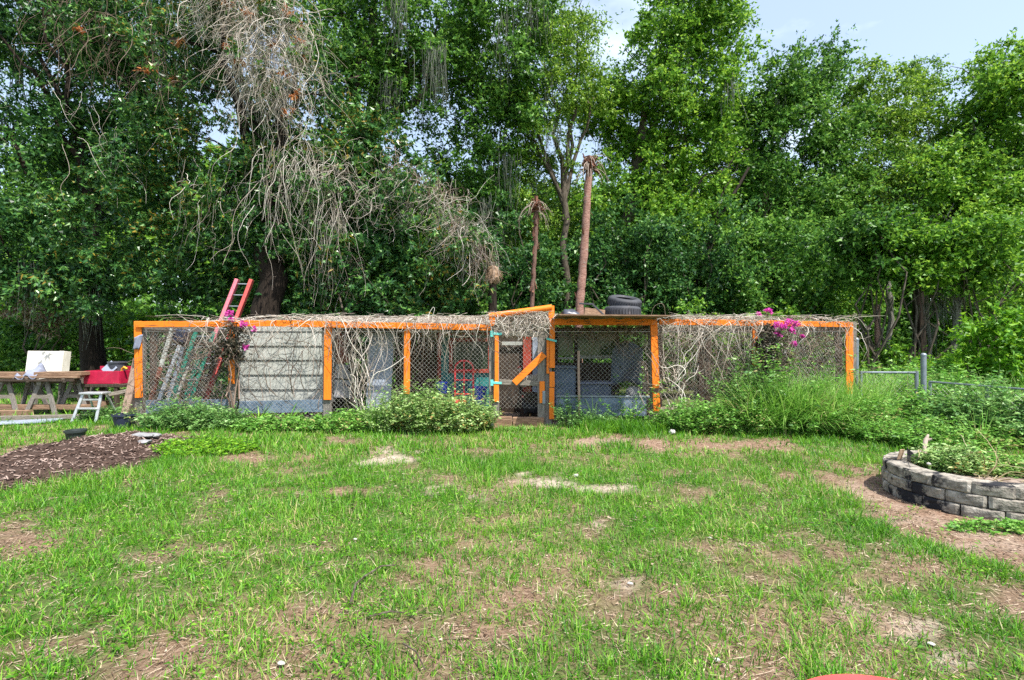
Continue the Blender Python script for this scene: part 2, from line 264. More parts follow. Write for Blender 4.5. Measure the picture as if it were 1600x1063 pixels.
def ground_mat():
    m, N, Lk, out = nodes_of('sandy_lawn_soil'); b = N.new('ShaderNodeBsdfPrincipled'); tc = N.new('ShaderNodeTexCoord')
    def noise(s, d=6, r=0.65):
        n = N.new('ShaderNodeTexNoise'); n.inputs['Scale'].default_value = s; n.inputs['Detail'].default_value = d; n.inputs['Roughness'].default_value = r; Lk.new(tc.outputs['Object'], n.inputs['Vector']); return n
    def mix(f, a, c):
        x = N.new('ShaderNodeMix'); x.data_type = 'RGBA'
        Lk.new(f, x.inputs[0]); Lk.new(a, x.inputs[6])
        if isinstance(c, tuple): x.inputs[7].default_value = (*c, 1)
        else: Lk.new(c, x.inputs[7])
        return x.outputs[2]
    fine = ramp(N, [(0.28, (0.050, 0.031, 0.020)), (0.45, (0.15, 0.098, 0.064)), (0.6, (0.26, 0.185, 0.125)), (0.78, (0.44, 0.35, 0.26))]); n1 = noise(38, 8, 0.75); Lk.new(n1.outputs['Fac'], fine.inputs[0])
    at = N.new('ShaderNodeAttribute'); at.attribute_name = 'cover'
    sep = N.new('ShaderNodeSeparateColor'); Lk.new(at.outputs['Color'], sep.inputs[0])
    green = ramp(N, [(0.3, (0.022, 0.05, 0.008)), (0.5, (0.060, 0.12, 0.020)), (0.72, (0.17, 0.165, 0.07))]); n2 = noise(26, 8, 0.75); Lk.new(n2.outputs['Fac'], green.inputs[0])
    sand = ramp(N, [(0.3, (0.30, 0.23, 0.175)), (0.5, (0.52, 0.44, 0.36)), (0.7, (0.66, 0.60, 0.53))]); n3 = noise(30, 8, 0.7); Lk.new(n3.outputs['Fac'], sand.inputs[0])
    reddish = ramp(N, [(0.3, (0.085, 0.045, 0.030)), (0.5, (0.23, 0.142, 0.098)), (0.72, (0.43, 0.32, 0.24))]); n4 = noise(34, 8, 0.75); Lk.new(n4.outputs['Fac'], reddish.inputs[0])
    c = mix(sep.outputs[0], fine.outputs[0], green.outputs[0]); c = mix(sep.outputs[1], c, sand.outputs[0]); c = mix(sep.outputs[2], c, reddish.outputs[0])
    Lk.new(c, b.inputs['Base Color']); b.inputs['Roughness'].default_value = 0.95; b.inputs['Specular IOR Level'].default_value = 0.15
    bp = N.new('ShaderNodeBump'); bp.inputs['Strength'].default_value = 0.8; bp.inputs['Distance'].default_value = 0.02; Lk.new(n1.outputs['Fac'], bp.inputs['Height']); Lk.new(bp.outputs[0], b.inputs['Normal'])
    Lk.new(b.outputs[0], out.inputs[0]); return m

# ---------------------------------------------------------------- numpy geometry helpers
def unit(a): return a / np.maximum(np.linalg.norm(a, axis=-1, keepdims=True), 1e-9)
def vnoise(x, y, seed=0):
    """smooth value noise 0..1"""
    t = np.random.default_rng(seed).random((256, 256)); xi = np.floor(x).astype(int); yi = np.floor(y).astype(int); fx = x - xi; fy = y - yi
    fx = fx * fx * (3 - 2 * fx); fy = fy * fy * (3 - 2 * fy); g = lambda i, j: t[i & 255, j & 255]
    return (g(xi, yi) * (1 - fx) + g(xi + 1, yi) * fx) * (1 - fy) + (g(xi, yi + 1) * (1 - fx) + g(xi + 1, yi + 1) * fx) * fy
def fbm(x, y, s, seed=0): return 0.5 * vnoise(x * s, y * s, seed) + 0.3 * vnoise(x * s * 2.1, y * s * 2.1, seed + 1) + 0.2 * vnoise(x * s * 4.7, y * s * 4.7, seed + 2)
def leaf_quads(P, D, Nn, L, W, fold=0.18, droop=0.12):
    D = unit(D); Sd = unit(np.cross(Nn, D)); Up = np.cross(D, Sd); L = L[:, None]; W = W[:, None]
    V = np.empty((len(P), 4, 3)); V[:, 0] = P; V[:, 1] = P + D * L * 0.42 + Sd * W * 0.5 + Up * W * fold; V[:, 2] = P + D * L - Up * L * droop; V[:, 3] = P + D * L * 0.42 - Sd * W * 0.5 + Up * W * fold
    return V.reshape(-1, 3), np.arange(len(P) * 4).reshape(-1, 4)
def leaf_tris(P, D, Nn, L, W, droop=0.12):
    """small far leaves: one pointed face each"""
    D = unit(D); Sd = unit(np.cross(Nn, D)); Up = np.cross(D, Sd); L = L[:, None] * 1.0; W = W[:, None] * 0.62
    V = np.empty((len(P), 3, 3)); V[:, 0] = P + Sd * W - Up * W * 0.3; V[:, 1] = P - Sd * W + Up * W * 0.3; V[:, 2] = P + D * L - Up * L * droop
    return V.reshape(-1, 3), np.arange(len(P) * 3).reshape(-1, 3)
def blades(P, H, W, AZ, LEAN, segs=2, curl=1.0):
    """grass blades: ribbons that bend over; quads, tip narrow"""
    n = len(P); d = np.stack([np.cos(AZ), np.sin(AZ), np.zeros(n)], 1); sd = np.stack([-np.sin(AZ), np.cos(AZ), np.zeros(n)], 1); tw = rng.uniform(-0.9, 0.9, n); sd = sd * np.cos(tw)[:, None] + d * np.sin(tw)[:, None]
    V = np.empty((n, (segs + 1) * 2, 3))
    for i in range(segs + 1):
        t = i / segs; a = LEAN * (0.35 + 0.9 * curl * t); c = P + d * (H * t * np.sin(a))[:, None]; c = c + np.stack([np.zeros(n), np.zeros(n), H * t * np.cos(a)], 1)
        w = (W * (1 - t) ** 0.7 * 0.5 + W * 0.04)[:, None]; V[:, 2 * i] = c - sd * w; V[:, 2 * i + 1] = c + sd * w
    k = (segs + 1) * 2; b = (np.arange(n) * k)[:, None]; F = np.concatenate([b + np.array([[2 * i, 2 * i + 1, 2 * i + 3, 2 * i + 2]]) for i in range(segs)], 0)
    return V.reshape(-1, 3), F
def strands(paths, rad, taper=0.6, n=3):
    """many tubes at once: paths (m, k, 3), rad (m,)"""
    paths = np.asarray(paths, float); m, k, _ = paths.shape; T = unit(np.gradient(paths, axis=1)); ref = np.array([0.21, 0.93, 0.31]); u = unit(ref - T * (T @ ref)[..., None]); w = np.cross(T, u)
    r = rad[:, None] * np.linspace(1, taper, k)[None]; V = np.empty((m, k, n, 3))
    for j in range(n):
        a = 2 * math.pi * j / n; V[:, :, j] = paths + (u * math.cos(a) + w * math.sin(a)) * r[..., None]
    idx = np.arange(m * k * n).reshape(m, k, n); F = [np.stack([idx[:, :-1, j], idx[:, :-1, (j + 1) % n], idx[:, 1:, (j + 1) % n], idx[:, 1:, j]], -1).reshape(-1, 4) for j in range(n)]
    return V.reshape(-1, 3), np.concatenate(F, 0)
def cat(parts):
    Vs, Fs, o = [], [], 0
    for V, F in parts: Vs.append(V); Fs.append(F + o); o += len(V)
    return np.concatenate(Vs), np.concatenate(Fs)
def wander(P0, D0, length, k, wob, grav=0.0, g=None):
    """random-walk paths: start, direction, length, points"""
    g = g or rng; m = len(P0); P = np.empty((m, k, 3)); P[:, 0] = P0; D = unit(D0); st = (length / (k - 1))[:, None]
    turn = g.normal(0, 1, (m, 3))
    for i in range(1, k):
        turn = 0.6 * turn + 0.8 * g.normal(0, 1, (m, 3)); D = unit(D + turn * wob + np.array([0, 0, -grav])); P[:, i] = P[:, i - 1] + D * st
    return P
def sprays(g, cen, rad, twigs, per, L, W, droop=0.25, palm=0, flat=0.8, up=0.7, outward=0.35, tri=True):
    """leaves on twigs that radiate through clumps (cen (m,3), rad (m,))"""
    m = len(cen); n = m * twigs; c = np.repeat(cen, twigs, 0); r = np.repeat(rad, twigs); td = unit(g.normal(0, 1, (n, 3)) + np.array([0, 0, 0.25])); td[:, 2] *= flat
    t = g.uniform(0.15, 1.0, (n, per)) ** 0.75; bend = g.normal(0, 0.25, (n, 1, 3)); rr = (r * g.uniform(0.65, 1.15, n))[:, None, None]
    P = c[:, None] + (td[:, None] * t[..., None] + bend * (t ** 2)[..., None] + np.array([0, 0, -0.18]) * (t ** 2)[..., None]) * rr + g.normal(0, 0.05, (n, per, 3)) * rr
    D = td[:, None] * 0.7 + g.normal(0, 0.75, (n, per, 3)) + np.array([0, 0, -droop]); Nn = np.array([0, 0, up]) + g.normal(0, 0.55, (n, per, 3)) + td[:, None] * outward
    P, D, Nn = P.reshape(-1, 3), D.reshape(-1, 3), Nn.reshape(-1, 3); q = len(P); Ls = L * g.uniform(0.5, 1.2, q); Ws = W * g.uniform(0.6, 1.15, q)
    if palm:
        D = unit(D); Sd = unit(np.cross(Nn, D)); out = []
        for a in np.linspace(-1.15, 1.15, palm):
            d = D * math.cos(a) + Sd * math.sin(a); s = 1 - 0.28 * abs(a); out.append((leaf_tris if tri else leaf_quads)(P + d * 0.01, d + np.array([0, 0, -0.15]), Nn + g.normal(0, 0.15, Nn.shape), Ls * s, Ws * s))
        return cat(out)
    return (leaf_tris if tri else leaf_quads)(P, D, Nn, Ls, Ws)
def crown_clumps(g, c, r, n, cr, shell=0.5, zmin=-9):
    """clump centres through an ellipsoid, more towards its outside"""
    d = unit(g.normal(0, 1, (n * 3, 3))); k = g.uniform(shell ** 3, 1.0, n * 3) ** (1 / 3) * g.uniform(0.75, 1.22, n * 3); P = np.array(c) + d * k[:, None] * np.array(r); P = P[P[:, 2] > zmin][:n]
    return P, cr * g.uniform(0.6, 1.35, len(P))
def limb_path(a, b, g, k=7, sag=0.25, rough=0.06):
    a, b = np.array(a, float), np.array(b, float); t = np.linspace(0, 1, k)[:, None]; mid = g.normal(0, rough, (k, 3)) * np.linalg.norm(b - a) * np.sin(t * math.pi); lift = np.array([0, 0, sag]) * np.sin(t * math.pi) * np.linalg.norm(b - a) * 0.4
    return a + (b - a) * t + mid + lift
def trunk_limbs(mb, g, base, fork, tops, r0, r1, limb_r, sides=8, lean=0.0):
    p = limb_path(base, fork, g, 9, 0.0, 0.012); mb.tube(p, list(np.linspace(r0, r1, 9) * (1 + 0.35 * np.exp(-np.linspace(0, 1, 9) * 9))), sides + 2)
    for tp in tops:
        s = fork + (np.array(base) - fork) * g.uniform(0.0, 0.3); q = limb_path(s, tp, g, 8, 0.25, 0.03); mb.tube(q, list(np.linspace(min(limb_r, r1 * 0.8), limb_r * 0.18, 8)), sides)
        for _ in range(2):
            i = g.integers(3, 7); e = q[i] + g.normal(0, 0.9, 3) + np.array([0, 0, 0.3]); mb.tube(limb_path(q[i], e, g, 5), list(np.linspace(limb_r * 0.35, limb_r * 0.08, 5)), 5)
def moss_tufts(g, spots, n, ln, spread=0.18):
    """spots (m,3): beards of thin hanging strands"""
    m = len(spots); P0 = np.repeat(spots, n, 0) + g.normal(0, spread, (m * n, 3)) * np.array([1, 0.6, 0.5]); L = np.repeat(g.uniform(0.5, 1.2, m) * ln, n) * g.uniform(0.4, 1.1, m * n)
    return strands(wander(P0, np.tile([0, 0, -1.0], (m * n, 1)) + g.normal(0, 0.15, (m * n, 3)), L, 7, 0.10, 0.5, g), g.uniform(0.006, 0.012, m * n), 0.35)
TRI = {'n': 0}
# ================================================================ ground and lawn
PATCH = [(610, 718, 50, 9, 1), (380, 716, 62, 9, 2), (1140, 697, 112, 9, 2), (850, 757, 70, 9, 1), (935, 764, 55, 7, 1), (545, 690, 36, 5, 0), (770, 705, 44, 6, 0), (1230, 745, 30, 8, 2), (40, 705, 60, 9, 2),
         (60, 838, 50, 10, 0), (320, 858, 60, 10, 0), (230, 873, 60, 12, 0), (700, 745, 30, 6, 0), (540, 770, 36, 8, 2), (980, 915, 24, 8, 1), (1080, 855, 46, 9, 0), (930, 690, 50, 5, 1), (1420, 985, 60, 14, 1), (1480, 1030, 50, 16, 1),
         (500, 960, 70, 12, 0), (640, 985, 90, 14, 0), (820, 935, 46, 10, 0), (60, 1010, 80, 16, 0), (1060, 740, 30, 5, 0), (1380, 685, 22, 6, 2), (1330, 965, 40, 10, 1), (760, 1000, 60, 12, 0), (260, 930, 50, 9, 0)]
PATHLINE = [(1290, 752, 13), (1350, 762, 15), (1385, 785, 18), (1430, 812, 22), (1500, 834, 28), (1580, 856, 36), (1700, 895, 50)]
PLC = np.array([4.45, 4.85]); PLR = 0.75               # round block planter
def to_px(x, y):
    y = np.maximum(y, 0.4); return CX + FPX * x / y, CY + FPX * CZ / y
def cover(x, y):
    """green 0..1, sand 0..1, reddish 0..1 for ground points"""
    u, v = to_px(x, y); n = fbm(x, y, 1.7, 3); n2 = fbm(x + 40, y + 13, 0.55, 11); fine = fbm(x + 7, y + 3, 5.5, 21)
    g = np.clip((0.38 * n + 0.27 * n2 + 0.35 * fine - 0.362) / 0.12, 0, 1)
    near = np.clip((4.2 - y) / 2.2, 0, 1); g = g * (1 - 0.4 * near * (fine < 0.5)); s = np.zeros_like(g); r = np.clip((fbm(x + 90, y + 55, 0.8, 31) - 0.5) * 5, 0, 0.75)
    wob = 1 + 2.0 * (fbm(x + 3, y + 80, 2.6, 41) - 0.5) + 0.9 * (fine - 0.5)
    for (cu, cv, ru, rv, k) in PATCH:
        d = np.sqrt(((u - cu) / ru) ** 2 + ((v - cv) / rv) ** 2) * wob; a = np.clip((1.2 - d) / 0.7, 0, 1); g = g * (1 - 0.9 * a)
        if k == 1: s = np.maximum(s, a * 0.7)
        if k == 2: r = np.maximum(r, a * 0.95)
    for (a0, a1) in zip(PATHLINE[:-1], PATHLINE[1:]):
        for t in np.linspace(0, 1, 5):
            cu, cv, w = [a0[i] * (1 - t) + a1[i] * t for i in range(3)]; d = np.sqrt(((u - cu) / (w * 1.7)) ** 2 + ((v - cv) / (w * 0.62)) ** 2) * wob; a = np.clip((1.15 - d) / 0.4, 0, 1); g = g * (1 - 0.9 * a); r = np.maximum(r, a * 0.6); s = np.maximum(s, 0.5 * a * (fine > 0.46))
    dp = np.sqrt((x - PLC[0]) ** 2 + (y - PLC[1]) ** 2); a = np.clip((PLR + 0.30 - dp) / 0.2, 0, 1) * (x < 4.9); g = g * (1 - a); r = np.maximum(r, a * 0.9)
    return g, s, r
def axis_pts(lo, hi, step, far):
    a = list(np.arange(lo, hi + 1e-6, step)); out = []; d = step
    p = hi
    while p < far: d *= 1.6; p += d; out.append(p)
    q = lo; d = step; pre = []
    while q > -far: d *= 1.6; q -= d; pre.append(q)
    return np.array(pre[::-1] + a + out)
gx = axis_pts(-9.0, 9.0, 0.095, 900); gy = axis_pts(0.6, 10.0, 0.095, 900)
GXX, GYY = np.meshgrid(gx, gy, indexing='ij')
def ground_z(x, y):
    return ((fbm(x, y, 2.2, 61) - 0.5) * 0.05 + (fbm(x, y, 7.0, 71) - 0.5) * 0.018) * np.clip((14 - np.abs(x)) / 5, 0, 1) * np.clip((16 - y) / 5, 0, 1) * np.clip(y / 1, 0, 1)
GZ = ground_z(GXX, GYY)
V = np.stack([GXX, GYY, GZ], -1).reshape(-1, 3); nx, ny = GXX.shape; idx = np.arange(nx * ny).reshape(nx, ny)
F = np.stack([idx[:-1, :-1], idx[1:, :-1], idx[1:, 1:], idx[:-1, 1:]], -1).reshape(-1, 4)
ground = np_mesh('ground', V, F, ground_mat(), None, True, 'structure')
cg, cs, crd = cover(V[:, 0], V[:, 1]); far_ = (np.abs(V[:, 0]) > 9.5) | (V[:, 1] > 10.5) | (V[:, 1] < 0.5); cg[far_] = 0.85; cs[far_] = 0; crd[far_] = 0.1
col = ground.data.attributes.new('cover', 'FLOAT_COLOR', 'POINT'); buf = np.ones((len(V), 4), np.float32); buf[:, 0] = cg; buf[:, 1] = cs; buf[:, 2] = crd; col.data.foreach_set('color', buf.ravel())

MULCH_C, MULCH_A = np.array([-5.42, 6.45]), R(78)
def mulch_h(x, y):
    dx, dy = x - MULCH_C[0], y - MULCH_C[1]; a = dx * math.cos(MULCH_A) + dy * math.sin(MULCH_A); b = -dx * math.sin(MULCH_A) + dy * math.cos(MULCH_A)
    d = np.sqrt((a / 1.6) ** 2 + (b / 1.0) ** 2) * (1 + 0.5 * (fbm(x + 5, y, 1.6, 81) - 0.5)); k = np.clip(1 - d, 0, 1)
    return 0.25 * np.clip(k * 1.5, 0, 1) ** 0.9 * (0.75 + 0.5 * fbm(x, y, 2.3, 83)) - 0.03
def in_lawn(x, y):
    ok = mulch_h(x, y) < 0.02; ok &= (x - PLC[0]) ** 2 + (y - PLC[1]) ** 2 > (PLR + 0.03) ** 2
    run = (y > 8.75) & (x > -6.75) & (x < 6.2); ok &= ~run; return ok
def lawn(n, y0, y1, per, hgt, wid, segs, xlim=None, sc=0.035):
    Y = rng.uniform(y0 ** 2, y1 ** 2, n) ** 0.5; Xs = rng.uniform(-1.16, 1.16, n) * Y
    if xlim: k = xlim(Xs, Y); Xs, Y = Xs[k], Y[k]
    g, s, r = cover(Xs, Y); keep = (rng.random(len(Xs)) < g ** 1.2 + 0.03) & in_lawn(Xs, Y); Xs, Y, g = Xs[keep], Y[keep], g[keep]
    hm = 0.55 + 0.9 * fbm(Xs + 11, Y + 17, 1.3, 91)
    Xb = np.repeat(Xs, per); Yb = np.repeat(Y, per); hb = np.repeat(hm * (0.6 + 0.5 * g), per); m = len(Xb); az = rng.uniform(0, 2 * math.pi, m); rr = np.abs(rng.normal(0, sc, m)); Xb = Xb + np.cos(az) * rr; Yb = Yb + np.sin(az) * rr
    H = hgt * hb * rng.uniform(0.45, 1.3, m); P = np.stack([Xb, Yb, ground_z(Xb, Yb) - 0.004], 1)
    return blades(P, H, wid * rng.uniform(0.6, 1.3, m), az + rng.normal(0, 0.5, m), rng.uniform(0.15, 1.25, m), segs)
G1 = lawn(9600, 1.5, 4.2, 7, 0.076, 0.0056, 2, sc=0.045)
G2 = lawn(11500, 4.2, 6.6, 7, 0.094, 0.0078, 1, sc=0.05)
G3 = lawn(14000, 6.6, 9.3, 5, 0.105, 0.013, 1, sc=0.05)
G4 = lawn(11500, 9.0, 22, 4, 0.14, 0.028, 1, lambda x, y: (x < -6.4) & (x > -24), sc=0.09)
lo = np_mesh('lawn_grass', *cat([G1, G2]), M['grass'], None, True, 'stuff'); tag(lo, 'patchy green lawn grass in the near yard', 'grass')
lo2 = np_mesh('lawn_grass', *cat([G3, G4]), M['grass'], None, True, 'stuff'); tag(lo2, 'bright far lawn grass reaching to the run and sawhorses', 'grass')
# broad-leaved lawn weeds, low rosettes
n = 2600; Y = rng.uniform(1.8 ** 2, 8.6 ** 2, n) ** 0.5; Xs = rng.uniform(-1.12, 1.12, n) * Y; g, s, r = cover(Xs, Y); k = in_lawn(Xs, Y) & (fbm(Xs + 31, Y + 9, 0.9, 101) > 0.52) & (s < 0.3) & (r < 0.8); Xs, Y = Xs[k], Y[k]
per = 9; Xb = np.repeat(Xs, per); Yb = np.repeat(Y, per); m = len(Xb); az = rng.uniform(0, 6.283, m); rr = rng.uniform(0.0, 0.06, m); P = np.stack([Xb + np.cos(az) * rr, Yb + np.sin(az) * rr, ground_z(Xb, Yb) + rng.uniform(0.008, 0.045, m)], 1)
D = np.stack([np.cos(az), np.sin(az), rng.uniform(-0.1, 0.5, m)], 1); Nn = np.array([0, 0, 1.0]) + rng.normal(0, 0.3, (m, 3))
o = np_mesh('lawn_weeds', *leaf_quads(P, D, Nn, rng.uniform(0.018, 0.042, m), rng.uniform(0.008, 0.017, m)), M['grass'], None, False, 'stuff'); tag(o, 'low broad leaved weeds scattered in the lawn', 'weeds')
# dry litter and straw on the bare soil
n = 90000; Y = 1.5 + 7.4 * rng.random(n) ** 1.25; Xs = rng.uniform(-1.14, 1.14, n) * Y; g, s, r = cover(Xs, Y); k = (rng.random(n) < 1.15 - 0.75 * g - 0.5 * s) & in_lawn(Xs, Y); Xs, Y = Xs[k], Y[k]; m = len(Xs)
az = rng.uniform(0, 6.283, m); D = np.stack([np.cos(az), np.sin(az), rng.uniform(-0.12, 0.25, m)], 1); P = np.stack([Xs, Y, ground_z(Xs, Y) + rng.uniform(0.003, 0.014, m)], 1); Nn = np.array([0, 0, 1.0]) + rng.normal(0, 0.35, (m, 3)); thin = rng.random(m) < 0.9
o = np_mesh('leaf_litter', *leaf_tris(P, D, Nn, np.where(thin, rng.uniform(0.03, 0.11, m), rng.uniform(0.015, 0.035, m)), np.where(thin, rng.uniform(0.0015, 0.004, m), rng.uniform(0.005, 0.013, m)) * (0.7 + Y / 7)), M['litter'], None, False, 'stuff'); tag(o, 'dry brown leaf litter and straw strewn over the lawn', 'litter')
# dead straw blades standing between the green ones
GS = lawn(2600, 1.5, 8.8, 5, 0.075, 0.0045, 1, sc=0.08); o = np_mesh('dead_grass', *GS, M['straw'], None, True, 'stuff'); tag(o, 'dead straw coloured grass mixed through the lawn', 'grass')

# ================================================================ bark mulch heap
h = 0.045; mx = np.arange(-8.4, -3.4, h); my = np.arange(4.6, 9.0, h); A, B = np.meshgrid(mx, my, indexing='ij'); H = mulch_h(A, B); idx = np.arange(A.size).reshape(A.shape)
F = np.stack([idx[:-1, :-1], idx[1:, :-1], idx[1:, 1:], idx[:-1, 1:]], -1).reshape(-1, 4); hv = H.ravel(); F = F[(hv[F] > -0.029).any(1)]
heap = np_mesh('mulch_heap', np.stack([A, B, H + ground_z(A, B)], -1).reshape(-1, 3), F, M['mulch_soil'], None, True); solo(heap, 'low brown heap of bark mulch on the left of the lawn', 'mulch')
def chip_boxes(n, region, hfun, mat, name, parent, ln=(0.03, 0.09), wd=(0.010, 0.028), th=0.006, tilt=0.35):
    x, y = region(n); z = hfun(x, y); m = len(x); az = rng.uniform(0, 6.283, m); tl = rng.normal(0, tilt, m); D = np.stack([np.cos(az) * np.cos(tl), np.sin(az) * np.cos(tl), np.sin(tl)], 1); Nn = unit(np.array([0, 0, 1.0]) + rng.normal(0, 0.4, (m, 3)))
    Sd = unit(np.cross(Nn, D)); U = np.cross(D, Sd); L = rng.uniform(*ln, m)[:, None] / 2; W = rng.uniform(*wd, m)[:, None] / 2; T = th * rng.uniform(0.6, 1.4, m)[:, None] / 2; P = np.stack([x, y, z], 1); V = np.empty((m, 8, 3)); q = 0
    for a in (-1, 1):
        for b in (-1, 1):
            for c in (-1, 1): V[:, q] = P + D * L * a + Sd * W * b * (1 if a < 0 else 0.6) + U * T * c; q += 1
    b = (np.arange(m) * 8)[:, None]; F = np.concatenate([b + np.array([f]) for f in ((0, 1, 3, 2), (4, 6, 7, 5), (0, 4, 5, 1), (2, 3, 7, 6), (0, 2, 6, 4), (1, 5, 7, 3))], 0)
    return np_mesh(name, V.reshape(-1, 3), F, mat, parent, False, 'stuff')
def mreg(n):
    x = rng.uniform(-8.2, -3.6, n); y = rng.uniform(4.8, 8.8, n); k = mulch_h(x, y) > -0.012; return x[k], y[k]
chip_boxes(12500, mreg, lambda x, y: mulch_h(x, y) + ground_z(x, y) + rng.uniform(-0.002, 0.018, len(x)), M['chips'], 'bark_chips', heap, ln=(0.015, 0.075), wd=(0.005, 0.018))
# ================================================================ trees
TREES = []
def tree(name, label, base, fork, crown, nclump, cr, twigs, per, L, W, mat, seed, r0=0.2, r1=0.12, limb_r=0.09, bark='bark', nl=7, shell=0.45, extra=(), zmin=-9, moss=0, moss_len=1.2, palm=0, droop=0.25, tops=None, group=None, up=0.7):
    g = np.random.default_rng(seed); t = thing(name, label, 'tree', Vector((base[0], base[1], 0)), group)
    cen, rad = crown_clumps(g, crown[0], crown[1], nclump, cr, shell, zmin); ex = [crown_clumps(g, c, r, k, cr, shell, zmin) for (c, r, k) in extra]
    for a, b in ex: cen = np.concatenate([cen, a]); rad = np.concatenate([rad, b])
    mb = MB(); pick = tops if tops is not None else [cen[i] for i in g.choice(len(cen), min(nl, len(cen)), replace=False)]
    trunk_limbs(mb, g, base, np.array(fork, float), pick, r0, r1, limb_r); mb.build('trunk', M[bark], t, True)
    V, F = sprays(g, cen, rad, int(twigs * (1.15 if not palm else 1)), per, L * 0.9, W * 0.92, palm=palm, droop=droop, up=up); np_mesh('crown', V, F, M[mat], t, False, 'stuff'); TRI['n'] += 2 * len(F)
    if moss:
        sp = cen[g.choice(len(cen), moss)] - np.array([0, 0.3, 0.2]); V, F = moss_tufts(g, sp, 26, moss_len); np_mesh('hanging_moss', V, F, M['moss'], t, False, 'stuff'); TRI['n'] += 2 * len(F)
    return t
def C3(x, y, Y): return tuple(px(x, y, Y))
GB = 'forest trees behind the wire run'
# --- left: creeper-smothered tree over the run
tree('creeper_covered_tree', 'big dark tree smothered in creeper leaves behind the ladders', (X(418, 11.6), 11.6, -0.05), px(425, 250, 11.9), (C3(330, 220, 12.4), (2.3, 1.2, 4.6)), 150, 0.62, 20, 5, 0.15, 0.062, 'creeper', 1, r0=0.33, r1=0.27, limb_r=0.14, bark='bark_dark', palm=4, zmin=2.15, moss=3,
     extra=[(C3(180, 330, 12.0), (1.7, 0.9, 2.2), 46), (C3(480, 200, 12.6), (1.0, 0.9, 2.4), 30), (C3(430, 330, 11.5), (0.7, 0.25, 1.6), 22), (C3(300, -60, 12.6), (3.0, 1.4, 2.0), 50)], shell=0.6)
tree('left_edge_tree', 'dark mossy tree at the left edge of the yard', (X(150, 14), 14, -0.05), px(140, 300, 14), (C3(60, 130, 14), (3.6, 1.8, 4.2)), 120, 0.75, 20, 12, 0.15, 0.07, 'oak_d', 2, r0=0.28, r1=0.2, bark='bark_dark', zmin=2.6, moss=12, moss_len=1.6, extra=[(C3(20, 380, 13.0), (1.6, 1.0, 1.5), 40), (C3(40, 20, 14.5), (3.2, 1.2, 1.6), 50), (C3(150, 130, 14.0), (2.0, 1.0, 2.4), 44), (C3(260, 60, 14.5), (2.2, 1.0, 2.0), 40), (C3(140, 430, 13.6), (1.2, 0.9, 1.0), 22)])
tree('mossy_limb_tree', 'tree with a thick mossy limb arching above the run', (X(545, 15.5), 15.5, -0.05), px(560, 200, 15.5), (C3(640, 20, 15.5), (4.0, 2.0, 3.2)), 190, 0.7, 20, 12, 0.14, 0.07, 'oak', 3, r0=0.3, r1=0.24, limb_r=0.2, bark='bark', moss=26, moss_len=2.0,
     extra=[(C3(560, 130, 15), (1.8, 1.2, 1.7), 40), (C3(770, 100, 16), (1.9, 1.5, 2.4), 60), (C3(740, 270, 16.5), (1.6, 1.2, 1.6), 36)], tops=[np.array(C3(700, 40, 15)), np.array(C3(680, -120, 15)), np.array(C3(520, -60, 15.5)), np.array(C3(760, 120, 16)), np.array(C3(620, 60, 14.6)), np.array(C3(590, -160, 15.5))])
# --- centre forest
tree('forked_tree', 'slim pale forked tree left of the tall dead palm', (X(888, 17.5), 17.5, -0.05), px(880, 262, 17.5), (C3(845, 130, 17.5), (2.2, 1.8, 3.2)), 150, 0.62, 20, 11, 0.12, 0.06, 'oak_y', 4, r0=0.14, r1=0.10, limb_r=0.09, bark='bark', moss=6,
     extra=[(C3(790, 330, 18), (1.9, 1.4, 2.0), 60), (C3(880, 370, 19), (2.2, 1.2, 1.8), 50)], tops=[np.array(C3(800, 190, 17)), np.array(C3(850, 80, 17.5)), np.array(C3(905, 60, 17.5)), np.array(C3(930, 150, 18)), np.array(C3(780, 100, 17)), np.array(C3(890, 20, 18))], group=GB)
tree('tall_leaning_tree', 'tallest leaning tree right of the dead palm, brown trunk', (X(950, 18.5), 18.5, -0.05), px(1005, 200, 18.5), (C3(1065, 160, 18.5), (2.4, 1.9, 4.0)), 180, 0.7, 20, 12, 0.14, 0.085, 'oak_b', 5, r0=0.26, r1=0.2, limb_r=0.14, moss=10, moss_len=1.6,
     extra=[(C3(1090, 10, 18.5), (1.6, 1.4, 1.7), 46), (C3(990, 330, 18), (2.2, 1.2, 2.0), 56), (C3(950, 190, 18.8), (1.0, 0.9, 1.7), 30), (C3(1100, 370, 17.5), (1.8, 1.2, 1.8), 44)], group=GB)
tree('broad_tree', 'broad dark green tree below the open patch of sky', (X(1180, 19), 19, -0.05), px(1195, 260, 19), (C3(1240, 270, 19), (2.8, 1.9, 4.3)), 190, 0.72, 20, 12, 0.15, 0.078, 'oak', 6, r0=0.24, r1=0.18, moss=8, extra=[(C3(1275, 105, 19.3), (1.0, 0.9, 1.1), 14), (C3(1180, 420, 17), (2.2, 1.3, 1.8), 50), (C3(1160, 250, 19.5), (1.2, 1.0, 2.2), 34), (C3(1230, 160, 19), (1.3, 1.0, 1.2), 18)], group=GB)
tree('light_green_tree', 'light green rounded tree right of the broad dark one', (X(1390, 20), 20, -0.05), px(1392, 330, 20), (C3(1390, 290, 20), (2.9, 2.0, 3.9)), 180, 0.68, 20, 12, 0.13, 0.075, 'oak_y', 8, r0=0.16, r1=0.13, bark='bark_pale', moss=8, extra=[(C3(1360, 150, 20), (1.6, 1.2, 1.0), 20), (C3(1440, 130, 21), (0.55, 0.55, 1.0), 9)], group=GB)
